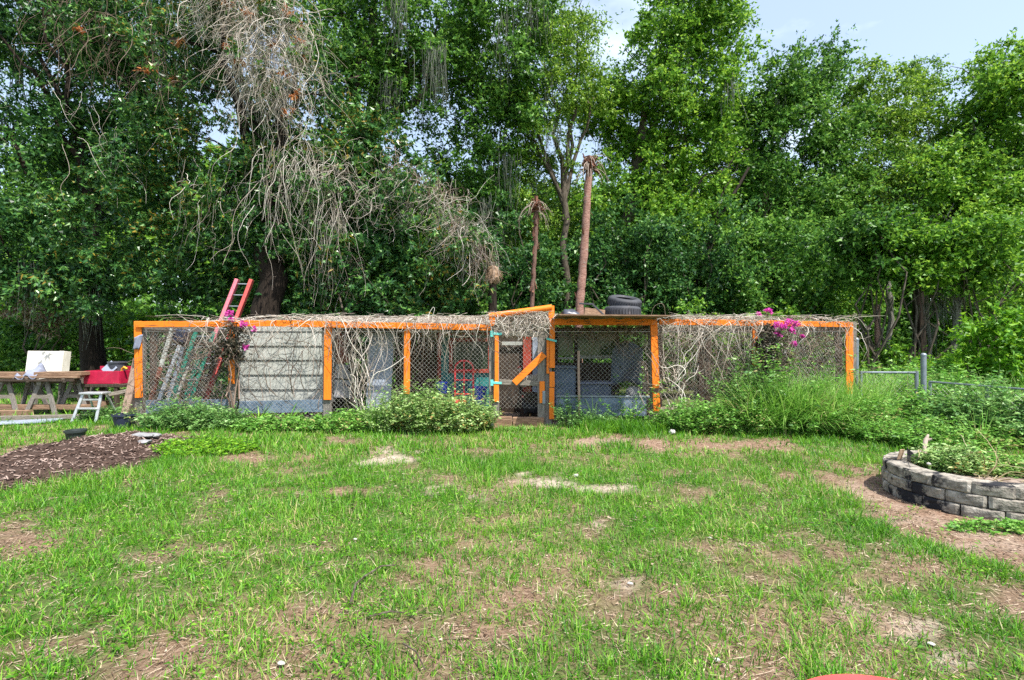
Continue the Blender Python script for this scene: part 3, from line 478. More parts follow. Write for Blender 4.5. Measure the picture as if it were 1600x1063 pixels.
tree('right_edge_tree', 'tall bright green tree cut by the right edge', (X(1545, 18), 18, -0.05), px(1560, 300, 18), (C3(1590, 250, 18), (2.5, 1.9, 4.0)), 170, 0.75, 20, 12, 0.15, 0.08, 'oak_b', 9, r0=0.2, r1=0.14, bark='bark_pale', moss=6, extra=[(C3(1575, 110, 18), (1.0, 0.9, 1.0), 14), (C3(1490, 330, 17), (1.7, 1.2, 2.2), 60)], group=GB)
tree('outer_right_tree', 'tree standing just beyond the right edge', (17.5, 18.5, -0.05), (17.6, 18.5, 5), ((17.6, 18.5, 7), (3, 2.4, 4)), 90, 0.9, 16, 11, 0.17, 0.09, 'oak', 10)
# --- understory trunks on the right
def bare_trunk(label, pts, r, bark, name='slender_tree', moss=0, seed=0):
    g = np.random.default_rng(seed); t = thing(name, label, 'tree trunk', Vector((pts[0][0], pts[0][1], 0)), 'bare trunks in the wood'); mb = MB(); P = [Vector(p) for p in pts]
    sm = [P[0]]
    for a, b in zip(P[:-1], P[1:]):
        for k in (0.33, 0.66, 1.0): sm.append(a.lerp(b, k) + Vector(g.normal(0, 0.025, 3)))
    mb.tube(sm, list(np.linspace(r, r * 0.55, len(sm)) * (1 + 0.12 * g.normal(0, 1, len(sm)))), 9)
    for _ in range(4):
        i = int(g.integers(len(sm) // 2, len(sm) - 1)); e = np.array(sm[i]) + g.normal(0, 0.6, 3) + np.array([0, 0, 0.6]); mb.tube(limb_path(sm[i], e, g, 5), list(np.linspace(r * 0.35, r * 0.08, 5)), 5)
    mb.build('trunk', M[bark], t, True)
    if moss: V, F = moss_tufts(g, np.array([np.array(sm[int(i)]) for i in g.integers(len(sm) // 3, len(sm), moss)]) + g.normal(0, 0.12, (moss, 3)), 22, 0.9, 0.14); np_mesh('hanging_moss', V, F, M['moss'], t, False, 'stuff')
bare_trunk('dark thick trunk standing behind the grey fence pipe', [(X(1440, 15), 15, 0), px(1438, 470, 15), px(1436, 420, 15), px(1438, 340, 15.2)], 0.17, 'bark_dark', seed=1)
bare_trunk('pale crooked trunk beside the rusty orange stake', [(X(1386, 14.5), 14.5, 0), px(1394, 500, 14.5), px(1388, 450, 14.5), px(1396, 400, 14.6), px(1385, 340, 15)], 0.09, 'bark_pale', moss=2, seed=2)
bare_trunk('pale leaning trunk behind the fence, bowed to the left', [(X(1505, 13.5), 13.5, 0), px(1498, 530, 13.5), px(1495, 470, 13.5), px(1480, 410, 13.6), px(1466, 370, 14)], 0.09, 'bark_pale', moss=2, seed=3)
bare_trunk('thin grey trunk between the dark trunk and the leaning one', [(X(1452, 14), 14, 0), px(1450, 500, 14), px(1444, 430, 14), px(1446, 370, 14.2)], 0.065, 'bark_pale', moss=2, seed=4)
bare_trunk('slender dark trunk directly behind the pen roof tyres', [(X(1085, 16.5), 16.5, 0), px(1090, 440, 16.5), px(1120, 350, 16.5), px(1170, 260, 17)], 0.085, 'bark_dark', seed=5)
bare_trunk('slim dark trunk left of the forked tree', [(X(705, 16.5), 16.5, 0), px(700, 420, 16.5), px(712, 320, 16.5), px(690, 240, 16.5)], 0.10, 'bark_dark', seed=6, moss=3)
# dead grey mossy snag
g = np.random.default_rng(77); t = thing('dead_snag', 'bare grey snag bearded with moss among the right trees', 'dead tree', Vector((X(1496, 13.2), 13.2, 0)))
mb = MB(); b0 = np.array(px(1494, 470, 13.2)); mb.tube(limb_path((X(1506, 13.2), 13.2, 0), b0, g, 6, 0), list(np.linspace(0.09, 0.06, 6)), 7)
ends = []
for k in range(15):
    e = b0 + np.array([g.uniform(-0.8, 0.5), g.uniform(-0.4, 0.4), g.uniform(-0.1, 1.1)]); q = limb_path(b0 - np.array([0, 0, g.uniform(0, 0.5)]), e, g, 6); mb.tube(q, list(np.linspace(0.03, 0.006, 6)), 5); ends += [q[3], q[5]]
    for _ in range(2): e2 = q[4] + g.normal(0, 0.25, 3); mb.tube(limb_path(q[3], e2, g, 4), [0.012, 0.009, 0.006, 0.003], 4); ends.append(e2)
mb.build('trunk', M['bark_pale'], t, True); V, F = moss_tufts(g, np.array(ends)[g.choice(len(ends), 30)], 16, 0.4, 0.10); np_mesh('hanging_moss', V, F, M['moss'], t, False, 'stuff')

# --- shrubs and bushes: round leafy masses from the ground up
def bush(name, label, c, r, n, cr, L, W, mat, seed, twigs=18, per=10, cat_='bush', palm=0, group=None, shell=0.35, extra=(), stems=7):
    g = np.random.default_rng(seed); t = thing(name, label, cat_, Vector((c[0], c[1], 0)), group); cen, rad = crown_clumps(g, c, r, n, cr, shell, 0.12)
    for (c2, r2, k) in extra: a, b = crown_clumps(g, c2, r2, k, cr, shell, 0.12); cen = np.concatenate([cen, a]); rad = np.concatenate([rad, b])
    V, F = sprays(g, cen, rad, twigs, per, L, W, palm=palm); np_mesh('foliage', V, F, M[mat], t, False, 'stuff'); TRI['n'] += 2 * len(F)
    mb = MB()
    for i in g.choice(len(cen), min(stems, len(cen)), replace=False): mb.tube(limb_path((c[0] + g.normal(0, 0.12), c[1] + g.normal(0, 0.12), -0.03), cen[i], g, 6), list(np.linspace(0.035, 0.01, 6)), 5)
    mb.build('stems', M['bark'], t, True); return t
UB = 'bushes growing behind the run'
mound = bush('vine_mound', 'tall leafy mound under dead vines behind the run', C3(590, 430, 12.2), (2.1, 0.8, 2.7), 120, 0.5, 0.15, 0.065, 'creeper', 20, palm=4, per=4, twigs=20, cat_='vine thicket', extra=[(C3(560, 260, 12.3), (1.3, 0.7, 1.3), 50), (C3(690, 410, 12.2), (1.2, 0.7, 1.3), 40), (C3(430, 450, 12.9), (1.0, 0.6, 1.0), 14)])
bush('evergreen_bush', 'dark evergreen bush behind the gate and thin dead palm', C3(800, 430, 14.8), (1.7, 1.2, 2.2), 70, 0.55, 0.12, 0.06, 'oak_d', 21, group=UB)
bush('evergreen_bush', 'dark evergreen bush just right of the tall dead palm', C3(965, 420, 15.2), (1.5, 1.1, 2.2), 64, 0.55, 0.12, 0.06, 'oak_d', 22, group=UB)
bush('evergreen_bush', 'dark evergreen bush behind the roof tyres', C3(1080, 430, 15.5), (1.8, 1.1, 2.3), 70, 0.6, 0.12, 0.06, 'oak_d', 23, group=UB)
bush('leafy_bush', 'mid green bush behind the magenta flowers', C3(1230, 450, 15.0), (2.0, 1.1, 2.0), 70, 0.6, 0.12, 0.065, 'oak', 24, group=UB)
bush('leafy_bush', 'bright green bush behind the right end of the run', C3(1310, 470, 15.5), (1.5, 1.0, 1.8), 50, 0.55, 0.12, 0.065, 'oak_b', 25, group=UB)
bush('fern_bush', 'fresh bright green shrub at the right edge behind the fence', C3(1565, 545, 10.6), (0.75, 0.7, 0.75), 34, 0.42, 0.12, 0.055, 'sapling', 26)
bush('fern_bush', 'yellow green shrub below the dark trunk and fence pipe', C3(1470, 585, 12.2), (0.9, 0.6, 0.5), 26, 0.4, 0.11, 0.05, 'sapling', 27)
bush('leafy_bush', 'low green bush behind the wire gate', C3(1370, 590, 13.2), (1.2, 0.7, 0.8), 30, 0.42, 0.10, 0.055, 'oak_b', 28)
bush('leafy_bush', 'green bush between the leaning trunk and the right edge', C3(1555, 470, 14.5), (1.3, 0.9, 1.7), 44, 0.55, 0.12, 0.065, 'oak_b', 29)
bush('garden_bush', 'sunny yellow green bush between the red box and the run', C3(190, 545, 17), (1.3, 0.8, 1.5), 46, 0.5, 0.12, 0.06, 'sapling', 30)
bush('garden_bush', 'shaded green bush behind the cream board', C3(75, 530, 16.0), (1.9, 0.8, 1.1), 46, 0.5, 0.12, 0.06, 'oak', 31)
bush('garden_bush', 'pale green bush at the left edge behind the boards', C3(-40, 520, 16.5), (1.6, 0.8, 1.4), 40, 0.5, 0.12, 0.06, 'oak_b', 32)
US = 'shrubs filling the wood under the trees'
for i, (x, y, Y_, r_, n_, mt, lab) in enumerate([
  (300, 545, 12.6, (1.4, .5, .95), 44, 'oak_d', 'dark shrub seen through the wire behind the ladders'), (470, 540, 13.2, (1.5, .6, 1.1), 30, 'oak_d', 'dark shrub behind the clapboard shed'), (640, 545, 13.4, (1.5, .6, 1.1), 30, 'oak_d', 'dark shrub behind the stand-in screen and mound'), (800, 545, 13.6, (1.5, .6, 1.1), 34, 'oak', 'low shrub behind the gate and coop'),
  (950, 545, 13.6, (1.6, .6, 1.1), 44, 'oak', 'low shrub seen through the right bay'), (1090, 545, 13.2, (1.5, .6, 1.1), 44, 'oak_b', 'low green shrub seen through the vine woven wire'), (1220, 550, 13.4, (1.5, .6, 1.0), 44, 'oak_b', 'low green shrub seen through the last bay'), (1330, 500, 17, (1.8, .8, 1.9), 50, 'oak', 'mid green shrub in the wood beyond the corner post'),
  (1430, 395, 12.9, (1.15, .6, 0.95), 50, 'oak_b', 'light green understory tree above the dark trunk'), (1535, 395, 12.7, (1.2, .6, 1.0), 50, 'oak_b', 'light green understory tree above the mossy snag'), (1365, 390, 13.1, (1.0, .6, 1.05), 46, 'oak', 'green understory tree above the rusty stake'), (1470, 510, 18, (2.2, .8, 1.6), 56, 'oak', 'shaded shrub behind the bare trunks'), (1610, 480, 16.5, (1.6, .9, 2.0), 50, 'oak', 'shaded shrub at the right edge of the wood')]):
    bush('understory_shrub', lab, C3(x, y, Y_), r_, n_, 0.5, 0.12, 0.065, mt, 200 + i, group=US, twigs=17, per=9)
# tan dead shrubs in the garden far left
g = np.random.default_rng(41); c0 = np.array([C3(30, 480, 14.6), C3(75, 500, 14.4), C3(10, 440, 14.4), C3(95, 465, 14.6)]); V, F = sprays(g, c0, np.array([0.6, 0.55, 0.5, 0.45]), 60, 10, 0.12, 0.035, droop=0.6)
t = thing('withered_shrub', 'tan withered shrub above the cream board', 'shrub', Vector((X(50, 14.5), 14.5, 0))); np_mesh('foliage', V, F, M['litter'], t, False, 'stuff')
mb = MB(); [mb.tube(limb_path((X(50, 14.5), 14.5, 0), c, g, 6), list(np.linspace(0.03, 0.01, 6)), 5) for c in c0]; mb.build('stems', M['bark'], t, True)

# --- back rows that close the wood (copies share their leaves)
g = np.random.default_rng(50); protos = []
def far_tree(seed, mat, label):
    gg = np.random.default_rng(seed); t = thing('forest_tree', label, 'tree', Vector((0, 0, 0)), 'far forest trees'); cen, rad = crown_clumps(gg, (0, 0, 6.3), (2.9, 2.4, 4.6), 150, 1.0, 0.4, 0.6); V, F = sprays(gg, cen, rad, 18, 11, 0.26, 0.15); np_mesh('crown', V, F, M[mat], t, False, 'stuff'); TRI['n'] += 2 * len(F)
    mb = MB(); trunk_limbs(mb, gg, (0, 0, -0.1), np.array([0.2, 0, 4.5]), [cen[i] for i in range(6)], 0.22, 0.15, 0.09); mb.build('trunk', M['bark'], t, True); return t
def put_copy(src, loc, rz, s, label):
    c = src.copy(); C.objects.link(c); c.location = loc; c.rotation_euler = (0, 0, rz); c.scale = (s[0], s[0], s[1]); c['label'] = label
    for ch in list(src.children): d = ch.copy(); C.objects.link(d); d.parent = c
    return c
FT = ['far dark green tree in the wood, mostly hidden by nearer crowns', 'far light green tree in the wood, mostly hidden by nearer crowns']
PA, PB = far_tree(51, 'oak', FT[0]), far_tree(52, 'oak_b', FT[1])
spots = [(-24, 26, .9), (-19.5, 24, 1.0), (-15, 27, 1.05), (-10.5, 25, 1.1), (-7, 22, .8), (-3.6, 25, .72), (-0.6, 23.5, .78), (2.2, 26, .85), (5, 24, .86), (8.4, 26, .92), (11.6, 24, .9), (14.8, 25.5, .88), (18.6, 24, .95), (22, 23, 1.0), (25.5, 25, 1.0), (-5.2, 28, .95), (0.8, 29, .95), (4, 28.5, .9), (-2, 31, 1.05), (6, 32, 1.0), (13, 33, 1.0), (20, 32, 1.1), (-9, 32, 1.1), (-17, 33, 1.1)]
nA = nB = 0
for i, (x, y, s) in enumerate(spots):
    A_ = i % 2 == 0; src = PA if A_ else PB; rz = g.uniform(0, 6.28); sc = (s * g.uniform(0.95, 1.2), s)
    if A_ and nA == 0: src.location = (x, y, 0); src.rotation_euler = (0, 0, rz); src.scale = (sc[0], sc[0], sc[1]); nA = 1; continue
    if not A_ and nB == 0: src.location = (x, y, 0); src.rotation_euler = (0, 0, rz); src.scale = (sc[0], sc[0], sc[1]); nB = 1; continue
    put_copy(src, (x, y, 0), rz, sc, FT[0] if A_ else FT[1])

SH = thing('forest_shrub', 'far shaded shrub closing the wood floor', 'shrub', (0, 0, 0), 'far shrubs on the wood floor'); gg = np.random.default_rng(55); cen, rad = crown_clumps(gg, (0, 0, 1.5), (2.6, 1.0, 1.7), 70, 0.7, 0.3, 0.1); V, F = sprays(gg, cen, rad, 15, 9, 0.2, 0.11); np_mesh('foliage', V, F, M['oak'], SH, False, 'stuff')
for i in range(16):
    x = -25 + i * 3.4; y = 21.5 + 2.5 * ((i * 7) % 3) / 2
    if i == 0: SH.location = (x, y, 0)
    else: put_copy(SH, (x, y, 0), g.uniform(-0.3, 0.3), (1.0, g.uniform(0.8, 1.4)), 'far shaded shrub closing the wood floor')
# --- dead palms
def dead_palm(label, pts, r, head, seed, husk, tm='palm_bark'):
    g = np.random.default_rng(seed); t = thing('dead_palm', label, 'palm trunk', Vector(pts[0])); P = np.array([np.array(p) for p in pts]); k = 46; ti = np.linspace(0, len(P) - 1, k); Q = np.stack([np.interp(ti, range(len(P)), P[:, j]) for j in range(3)], 1)
    mb = MB(); mb.tube(Q + g.normal(0, 0.006, Q.shape), list(r * np.linspace(1.15, 0.88, k) * (1 + 0.05 * (np.arange(k) % 2) + 0.045 * g.normal(0, 1, k))), 14); mb.build('trunk', M[tm], t, True)
    top = Vector(Q[-1]); mb = MB()
    for ring in range(4):
        for a in range(11):
            an = a * 0.571 + ring * 0.3 + g.normal(0, 0.1); d = Vector((math.cos(an), math.sin(an), 0)); s = top + Vector((0, 0, ring * 0.055 - 0.12)) + d * r * 0.7; mb.bar(s, s + d * head * (0.42 - 0.06 * ring) * g.uniform(0.5, 1.3) + Vector((0, 0, head * g.uniform(-0.35, 0.3 + 0.1 * ring))), 0.045, 0.014, (0, 0, 1))
    mb.box(top + Vector((0, 0, 0.04)), (r * 2.3, r * 2.3, 0.26), (0.1, 0.1, 0.4), 0.3, 0.02); mb.build('crown_stub', M['palm_husk'], t)
    m = 26; an = g.uniform(0, 6.28, m); d = np.stack([np.cos(an), np.sin(an), g.uniform(-0.2, 0.7, m)], 1); Pp = wander(np.array(top) + d * r * 0.8 + np.array([0, 0, 1]) * g.uniform(-0.2, 0.15, m)[:, None], d, head * g.uniform(0.7, 1.9, m), 6, 0.08, 0.42, g); V, F = strands(Pp, g.uniform(0.006, 0.014, m), 0.4); np_mesh('dry_fronds', V, F, M['frond'], t)
    if husk:
        mb = MB()
        for i in range(husk):
            k = int(g.integers(4, 45)); an = g.uniform(0, 6.28); d = Vector((math.cos(an), math.sin(an), 0)); s = Vector(Q[k]) + d * r * 0.95; mb.bar(s, s + d * 0.05 + Vector((0, 0, g.uniform(-0.22, 0.18))), 0.045, 0.008, tuple(d))
        mb.build('husk_strips', M['palm_husk'], t, kind='stuff')
    return t
dead_palm('tall bare red brown palm trunk behind the tin roof', [(X(902, 12.4), 12.4, 0), px(906, 475, 12.4), px(915, 360, 12.4), px(921, 256, 12.4)], 0.096, 0.42, 61, 14)
dead_palm('thin shaggy dead palm left of the tall palm trunk', [(X(826, 13.0), 13.0, 0), px(832, 455, 13.0), px(837, 380, 13.0), px(838, 322, 13.0)], 0.052, 0.40, 62, 60, 'palm_dark')
t = thing('palm_stump', 'short dark stump topped with tan fibre, end of vine mound', 'palm stump', Vector((X(770, 12.3), 12.3, 0)))
mb = MB(); mb.tube([(X(769, 12.3), 12.3, 0), px(770, 500, 12.3), px(769, 445, 12.3)], [0.13, 0.11, 0.10], 12); mb.build('trunk', M['bark_dark'], t, True)
g = np.random.default_rng(63); mb = MB(); mb.lathe([(0.02, 0.27), (0.11, 0.24), (0.16, 0.12), (0.17, 0.0), (0.13, -0.12), (0.05, -0.16)], px(770, 434, 12.3), 14); mb.v = [v + Vector(g.normal(0, 0.018, 3)) for v in mb.v]; mb.build('fibre_head', M['fibre'], t, True)
m = 160; d = unit(g.normal(0, 1, (m, 3)) * np.array([1, 1, 0.5])); V, F = strands(wander(np.array(px(770, 430, 12.3)) + d * np.array([0.15, 0.15, 0.18]), d, g.uniform(0.05, 0.16, m), 4, 0.2, 0.6, g), np.full(m, 0.005)); np_mesh('loose_fibres', V, F, M['fibre'], t)
# rusty orange stake in the wood
mb = MB(); mb.bar((X(1371, 13.6), 13.6, -0.05), px(1371, 476, 13.6), 0.11, 0.09); o = mb.build('rusty_stake', M['palm_bark'], None, False, 0.006); solo(o, 'rusty orange stake standing in the wood beyond the gate', 'stake')

# --- dead vine curtains
def curtain(name, label, tops, n, ln, spread, seed, mat, grav=0.35, wob=0.16, rad=(0.005, 0.013), k=16, twig=True, push=0.0, leaves=0, dead=0):
    g = np.random.default_rng(seed); T = np.array(tops); i = g.integers(0, len(T), n); j = np.minimum(i + 1, len(T) - 1); f = g.random((n, 1)); P0 = T[i] * (1 - f) + T[j] * f + g.normal(0, 1, (n, 3)) * np.array(spread); D0 = np.tile([0.0, push, -0.5], (n, 1)) + g.normal(0, 0.55, (n, 3))
    W_ = wander(P0, D0, g.uniform(ln[0], ln[1], n), k, wob, grav, g); W_[:, :, 1] = np.where(W_[:, :, 1] > P0[:, None, 1] + 0.25, P0[:, None, 1] + 0.25, W_[:, :, 1]); parts = [strands(W_, g.uniform(*rad, n), 0.45)]
    if twig:
        s = W_[g.integers(0, n, n), g.integers(3, k - 2, n)]; parts.append(strands(wander(s, g.normal(0, 1, (n, 3)), g.uniform(0.2, 0.7, n), 7, 0.3, 0.12, g), np.full(n, rad[0] * 0.8), 0.4))
    t = thing(name, label, 'dead vines', Vector(W_.reshape(-1, 3).mean(0))); V, F = cat(parts); np_mesh('stems', V, F, M[mat], t, False, 'stuff'); TRI['n'] += 2 * len(F)
    if leaves: c = W_[g.integers(0, n, leaves), g.integers(1, k // 2, leaves)]; V, F = sprays(g, c, np.full(leaves, 0.28), 8, 5, 0.13, 0.055, palm=3); np_mesh('leaves', V, F, M['creeper'], t, False, 'stuff')
    if dead: c = W_[g.integers(0, n, dead), g.integers(0, k // 2, dead)]; V, F = sprays(g, c, np.full(dead, 0.12), 7, 4, 0.11, 0.045, droop=0.6); np_mesh('withered_leaves', V, F, M['dead_leaf'], t, False, 'stuff')
    return W_
YC = 10.9
curtain('dead_vine_curtain', 'pale dead vines cascading down the creeper covered tree', [C3(300, -30, YC), C3(350, -40, YC), C3(400, -20, YC), C3(440, 10, YC), C3(460, 60, YC), C3(430, 120, YC), C3(390, 60, YC)], 760, (0.5, 2.1), (0.21, 0.24, 0.26), 71, 'vine', leaves=36, dead=24, k=13, wob=0.27, rad=(0.003, 0.0085))
curtain('dead_vine_strands', 'long pale vine strands hanging by the thick dark trunk', [C3(395, 180, YC), C3(430, 250, YC), C3(410, 300, YC), C3(470, 230, YC)], 60, (1.0, 2.6), (0.20, 0.12, 0.25), 72, 'vine', k=18, rad=(0.003, 0.008), wob=0.2)
curtain('thin_vine_tangle', 'thin brownish vine tangle high in the left tree', [C3(60, -20, 11.6), C3(130, 40, 11.4), C3(220, 30, 11.2), C3(270, 90, 11.2)], 150, (0.8, 2.0), (0.3, 0.3, 0.5), 73, 'vine_brown', k=16, wob=0.26, rad=(0.003, 0.007), dead=5, leaves=26)
curtain('thin_vine_strands', 'sparse thin vines hanging over the dark left foliage', [C3(40, 150, 11.4), C3(160, 190, 11.2), C3(280, 230, 11.2), C3(330, 300, 11.2)], 46, (0.8, 2.0), (0.4, 0.2, 0.4), 74, 'vine', k=16, wob=0.22, rad=(0.003, 0.007), leaves=20)
curtain('draped_vines', 'grey dead vines draped over the leafy mound', [C3(500, 240, 11.4), C3(560, 290, 11.4), C3(640, 290, 11.4), C3(690, 320, 11.5), C3(730, 360, 11.5)], 300, (0.6, 1.7), (0.28, 0.18, 0.22), 75, 'vine', k=13, wob=0.3, grav=0.16, rad=(0.002, 0.006), leaves=26)
curtain('ridge_vines', 'dense reddish grey vines along the sloping right edge of the mound', [C3(600, 240, 12.0), C3(665, 275, 11.9), C3(710, 320, 11.9), C3(755, 385, 11.8)], 200, (0.4, 1.1), (0.10, 0.15, 0.10), 76, 'vine_brown', k=12, wob=0.2, grav=0.25, rad=(0.003, 0.009))
curtain('hanging_vine_strands', 'vine strands hanging straight left of the mound', [C3(470, 200, 11.3), C3(500, 260, 11.3), C3(520, 330, 11.3)], 100, (1.2, 2.6), (0.18, 0.12, 0.3), 77, 'vine', k=16, wob=0.18, grav=0.4, rad=(0.002, 0.006), leaves=14)
# ================================================================ the wire run
YF = 9.0
def fx(x): return X(x, YF)
def fz(y): return Z(y, YF)
run = thing('chicken_run', 'long wire pen with orange painted posts and beams under dead vines', 'chicken run', (0, YF, 0))
YB = 11.1
def board(name, x0, x1, y0, y1, mat, parent, Y=YF, t=0.035, bev=0.004, tilt=0.0, shear=0.0):
    """upright board between photo columns x0..x1 and rows y0..y1 in the plane Y"""
    k = Y / FPX; a = Vector((X((x0 + x1) / 2, Y), Y, Z(y1, Y))); b = Vector((X((x0 + x1) / 2 + shear, Y), Y, Z(y0, Y))); mb = MB().bar(a, b, (x1 - x0) * k, t, (0, -1, 0))
    return mb.build(name, M[mat], parent, False, bev)
def rail(name, x0, y0, x1, y1, w, mat, parent, Y=YF, t=0.04, bev=0.004, Y2=None):
    mb = MB().bar(px(x0, y0, Y), px(x1, y1, Y2 or Y), w, t, (0, -1, 0)); return mb.build(name, M[mat], parent, False, bev)
# orange facing boards and the grey posts behind them
for (x, y0, y1, w, dx) in [(217, 502, 622, 11.5, 4), (362, 514, 600, 9, 0.5), (511.5, 513, 625, 11.5, -3), (635.5, 514, 616, 9.5, -2), (1179.5, 508, 572, 8, 0), (1327.5, 504, 616, 11.5, 2)]:
    p = board('post', x - w / 2 + 1, x + w / 2 + 1, 503, 668, 'grey_wood_v', run, YF + 0.07, 0.09, shear=dx); board('post_facing', x - w / 2, x + w / 2, y0, y1, 'orange_v', p, YF, 0.026, shear=-dx * 0.4)
p = board('post', 1017.5, 1029, 500, 668, 'grey_wood_v', run, YF + 0.07, 0.09, shear=-5)
MB().bar(px(1026, 643, YF), px(1021.5, 502, YF), 11 * YF / FPX, 0.026).build('post_facing', M['orange_v'], p, False, 0.004)
MB().bar(px(1026, 613, YF - 0.016), px(1025.8, 607, YF - 0.016), 12 * YF / FPX, 0.012).build('dark_band', M['dark_wood'], p)
for (x0, ya, x1, yb, w) in [(213, 507, 431, 505.5, 0.105), (432, 505.5, 566, 508, 0.11), (567, 508, 767, 512, 0.105), (864, 502.5, 1026, 503, 0.125), (1030, 503, 1180, 505, 0.10), (1181, 505, 1331, 507.5, 0.095)]:
    rail('beam', x0, ya, x1, yb, w, 'orange_h', run, YF - 0.032, 0.036)
# back frame and cross rails that carry the roof wire
for x in (240, 385, 530, 660, 800, 905, 1030, 1095, 1106, 1180, 1310): board('back_post', x - 4, x + 4, 515, 646, 'dark_wood', run, YB, 0.09)
for (xa, xb) in ((228, 800), (800, 1325)): rail('back_beam', xa, 516, xb, 516, 0.10, 'dark_wood', run, YB - 0.07, 0.04)
for x in (217, 362, 511, 635, 767, 862, 1023, 1180, 1328): MB().bar((fx(x), YF + 0.03, 1.735), (fx(x), YB, 1.70), 0.045, 0.085, (0, 0, 1)).build('roof_rafter', M['grey_wood_h'], run, False, 0.003)
# chain link
def chain(name, a, b, z0, z1, parent, dia=0.078, r=0.0018, asp=1.0):
    """diamond wire from ground point a to b between heights z0..z1"""
    a, b = np.array(a, float), np.array(b, float); W = np.linalg.norm(b - a); ex = np.array([*(b - a) / W, 0.0]); ez = np.array([0, 0, 1.0]); Hh = z1 - z0; S_ = []
    slope = 1.0 / asp
    for sgn in (1, -1):
        for c in np.arange(-Hh / slope - dia, W + Hh / slope + dia, dia):
            u0, v0 = c, 0.0; u1, v1 = c + sgn * Hh / slope, Hh
            pts = [(u0, v0), (u1, v1)]
            def clip(u, v, du, dv):
                if u < 0: k = -u / du; return 0.0, v + dv * k
                if u > W: k = (W - u) / du; return W, v + dv * k
                return u, v
            du, dv = u1 - u0, v1 - v0
            if (u0 < 0 and u1 < 0) or (u0 > W and u1 > W): continue
            q0 = clip(u0, v0, du, dv); q1 = clip(u1, v1, du, dv)
            if abs(q0[0] - q1[0]) < 0.01: continue
            o3 = np.array([a[0], a[1], z0]); A_ = o3 + ex * q0[0] + ez * q0[1]; B_ = o3 + ex * q1[0] + ez * q1[1]; off = np.array([0, 0.003 * sgn, 0]); S_.append(np.stack([A_ + off, (A_ + B_) / 2 + off + np.array([0, rnd.uniform(-.012, .012), rnd.uniform(-.006, .006)]), B_ + off]))
    V, F = strands(np.array(S_), np.full(len(S_), r), 1.0); return np_mesh(name, V, F, M['wire'], parent, False, 'stuff')
WX = [217, 362, 511, 635, 767]
for x0, x1 in zip(WX[:-1], WX[1:]): chain('chain_link_panel', (fx(x0), YF + 0.025), (fx(x1), YF + 0.025), 0.12, 1.72, run)
for x0, x1 in ((866, 1023), (1023, 1180), (1180, 1328)): chain('chain_link_panel', (fx(x0), YF + 0.025), (fx(x1), YF + 0.025), 0.1, 1.70, run)
chain('chain_link_panel', (fx(217), YF + 0.1), (fx(217), YB), 0.1, 1.7, run); chain('chain_link_panel', (fx(1328), YF + 0.1), (fx(1328), YB), 0.1, 1.7, run)
chain('chain_link_panel', (X(1030, YB), YB), (X(1318, YB), YB), 0.1, 1.7, run, dia=0.1)
rail('tension_wire', 225, 518, 1325, 518.5, 0.008, 'wire', run, YF + 0.02, 0.008, 0)
# low blue-grey boards along the foot of the wire
rail('kick_board', 228, 636, 368, 634, 0.24, 'kick', run, YF + 0.06, 0.02); rail('kick_board', 370, 637, 508, 634, 0.22, 'kick', run, YF + 0.062, 0.02); rail('kick_board', 869, 637, 1010, 636, 0.33, 'kick', run, YF + 0.06, 0.02)
rail('kick_rail', 869, 619, 1016, 620, 0.03, 'galv', run, YF + 0.04, 0.025)
# raised frame over the gate
MB().tube([px(764, 494, YF - 0.02), px(862, 480.5, YF - 0.02)], 0.052, 10).build('gate_header', M['orange_h'], run, True)
MB().bar(px(769, 510, YF - 0.015), px(769, 496, YF - 0.02), 0.10, 0.08).build('header_block', M['orange_v'], run, False, 0.01)
p = board('post', 851, 862, 520, 672, 'grey_wood_v', run, YF + 0.05, 0.10)
board('post_facing', 857, 866, 478, 497, 'orange_v', p, YF - 0.018, 0.03); board('post_facing', 858.5, 867, 498, 575, 'orange_v', p, YF - 0.018, 0.03); board('post_facing', 858.5, 866.5, 581, 605, 'orange_v', p, YF - 0.018, 0.03); board('post_facing', 858, 866, 606, 655, 'orange_v', p, YF - 0.018, 0.03); board('post_facing', 854, 858, 530, 584, 'orange_v', p, YF - 0.03, 0.02)
board('post', 764, 770.5, 512, 655, 'grey_wood_v', run, YF + 0.05, 0.10)
# tin and plywood roof over the right-hand bay
mb = MB(); n0 = 26; g = np.random.default_rng(81); rowsY = [YF - 0.16, YF + 0.5, YF + 1.3, YB + 0.1]
for j, yy in enumerate(rowsY):
    for i in range(n0 + 1):
        x = 862 + (1056 - 862) * i / n0; mb.v.append(Vector((fx(x), yy, fz(498.5) + 0.012 * math.sin(i * 1.7) + (0.02 * g.random() if j == 0 else 0) + 0.05 * j / 3 + (0.05 * (i / n0 - 0.8) * 4 if i > n0 * 0.85 else 0))))
for j in range(3):
    for i in range(n0): k = j * (n0 + 1) + i; mb.f.append([k, k + 1, k + n0 + 2, k + n0 + 1])
nv = len(mb.v); mb.v += [v - Vector((0, 0, 0.014)) for v in mb.v]; mb.f += [[q + nv for q in reversed(f)] for f in mb.f[:]]
for i in range(n0): mb.f.append([i, i + nv, i + 1 + nv, i + 1])
mb.build('roof_sheet', M['grey_wood_h'], run)
MB().bar(px(866, 496, YF + 0.05), px(1022, 497.5, YF + 0.05), 0.02, 1.9, (0, -1, 0)).build('roof_deck', M['brown_wood_h'], run)
# added unseen sheets under the vines, shading the bays left of the gate
for i, (xa, xb) in enumerate(((515, 640), (643, 764))): MB().box((fx((xa + xb) / 2), YF + 1.06, 1.80 + 0.012 * i), (fx(xb) - fx(xa), 2.0, 0.012), (0.02, 0.01, 0)).build('shade_panel', M['grey_metal'], run)
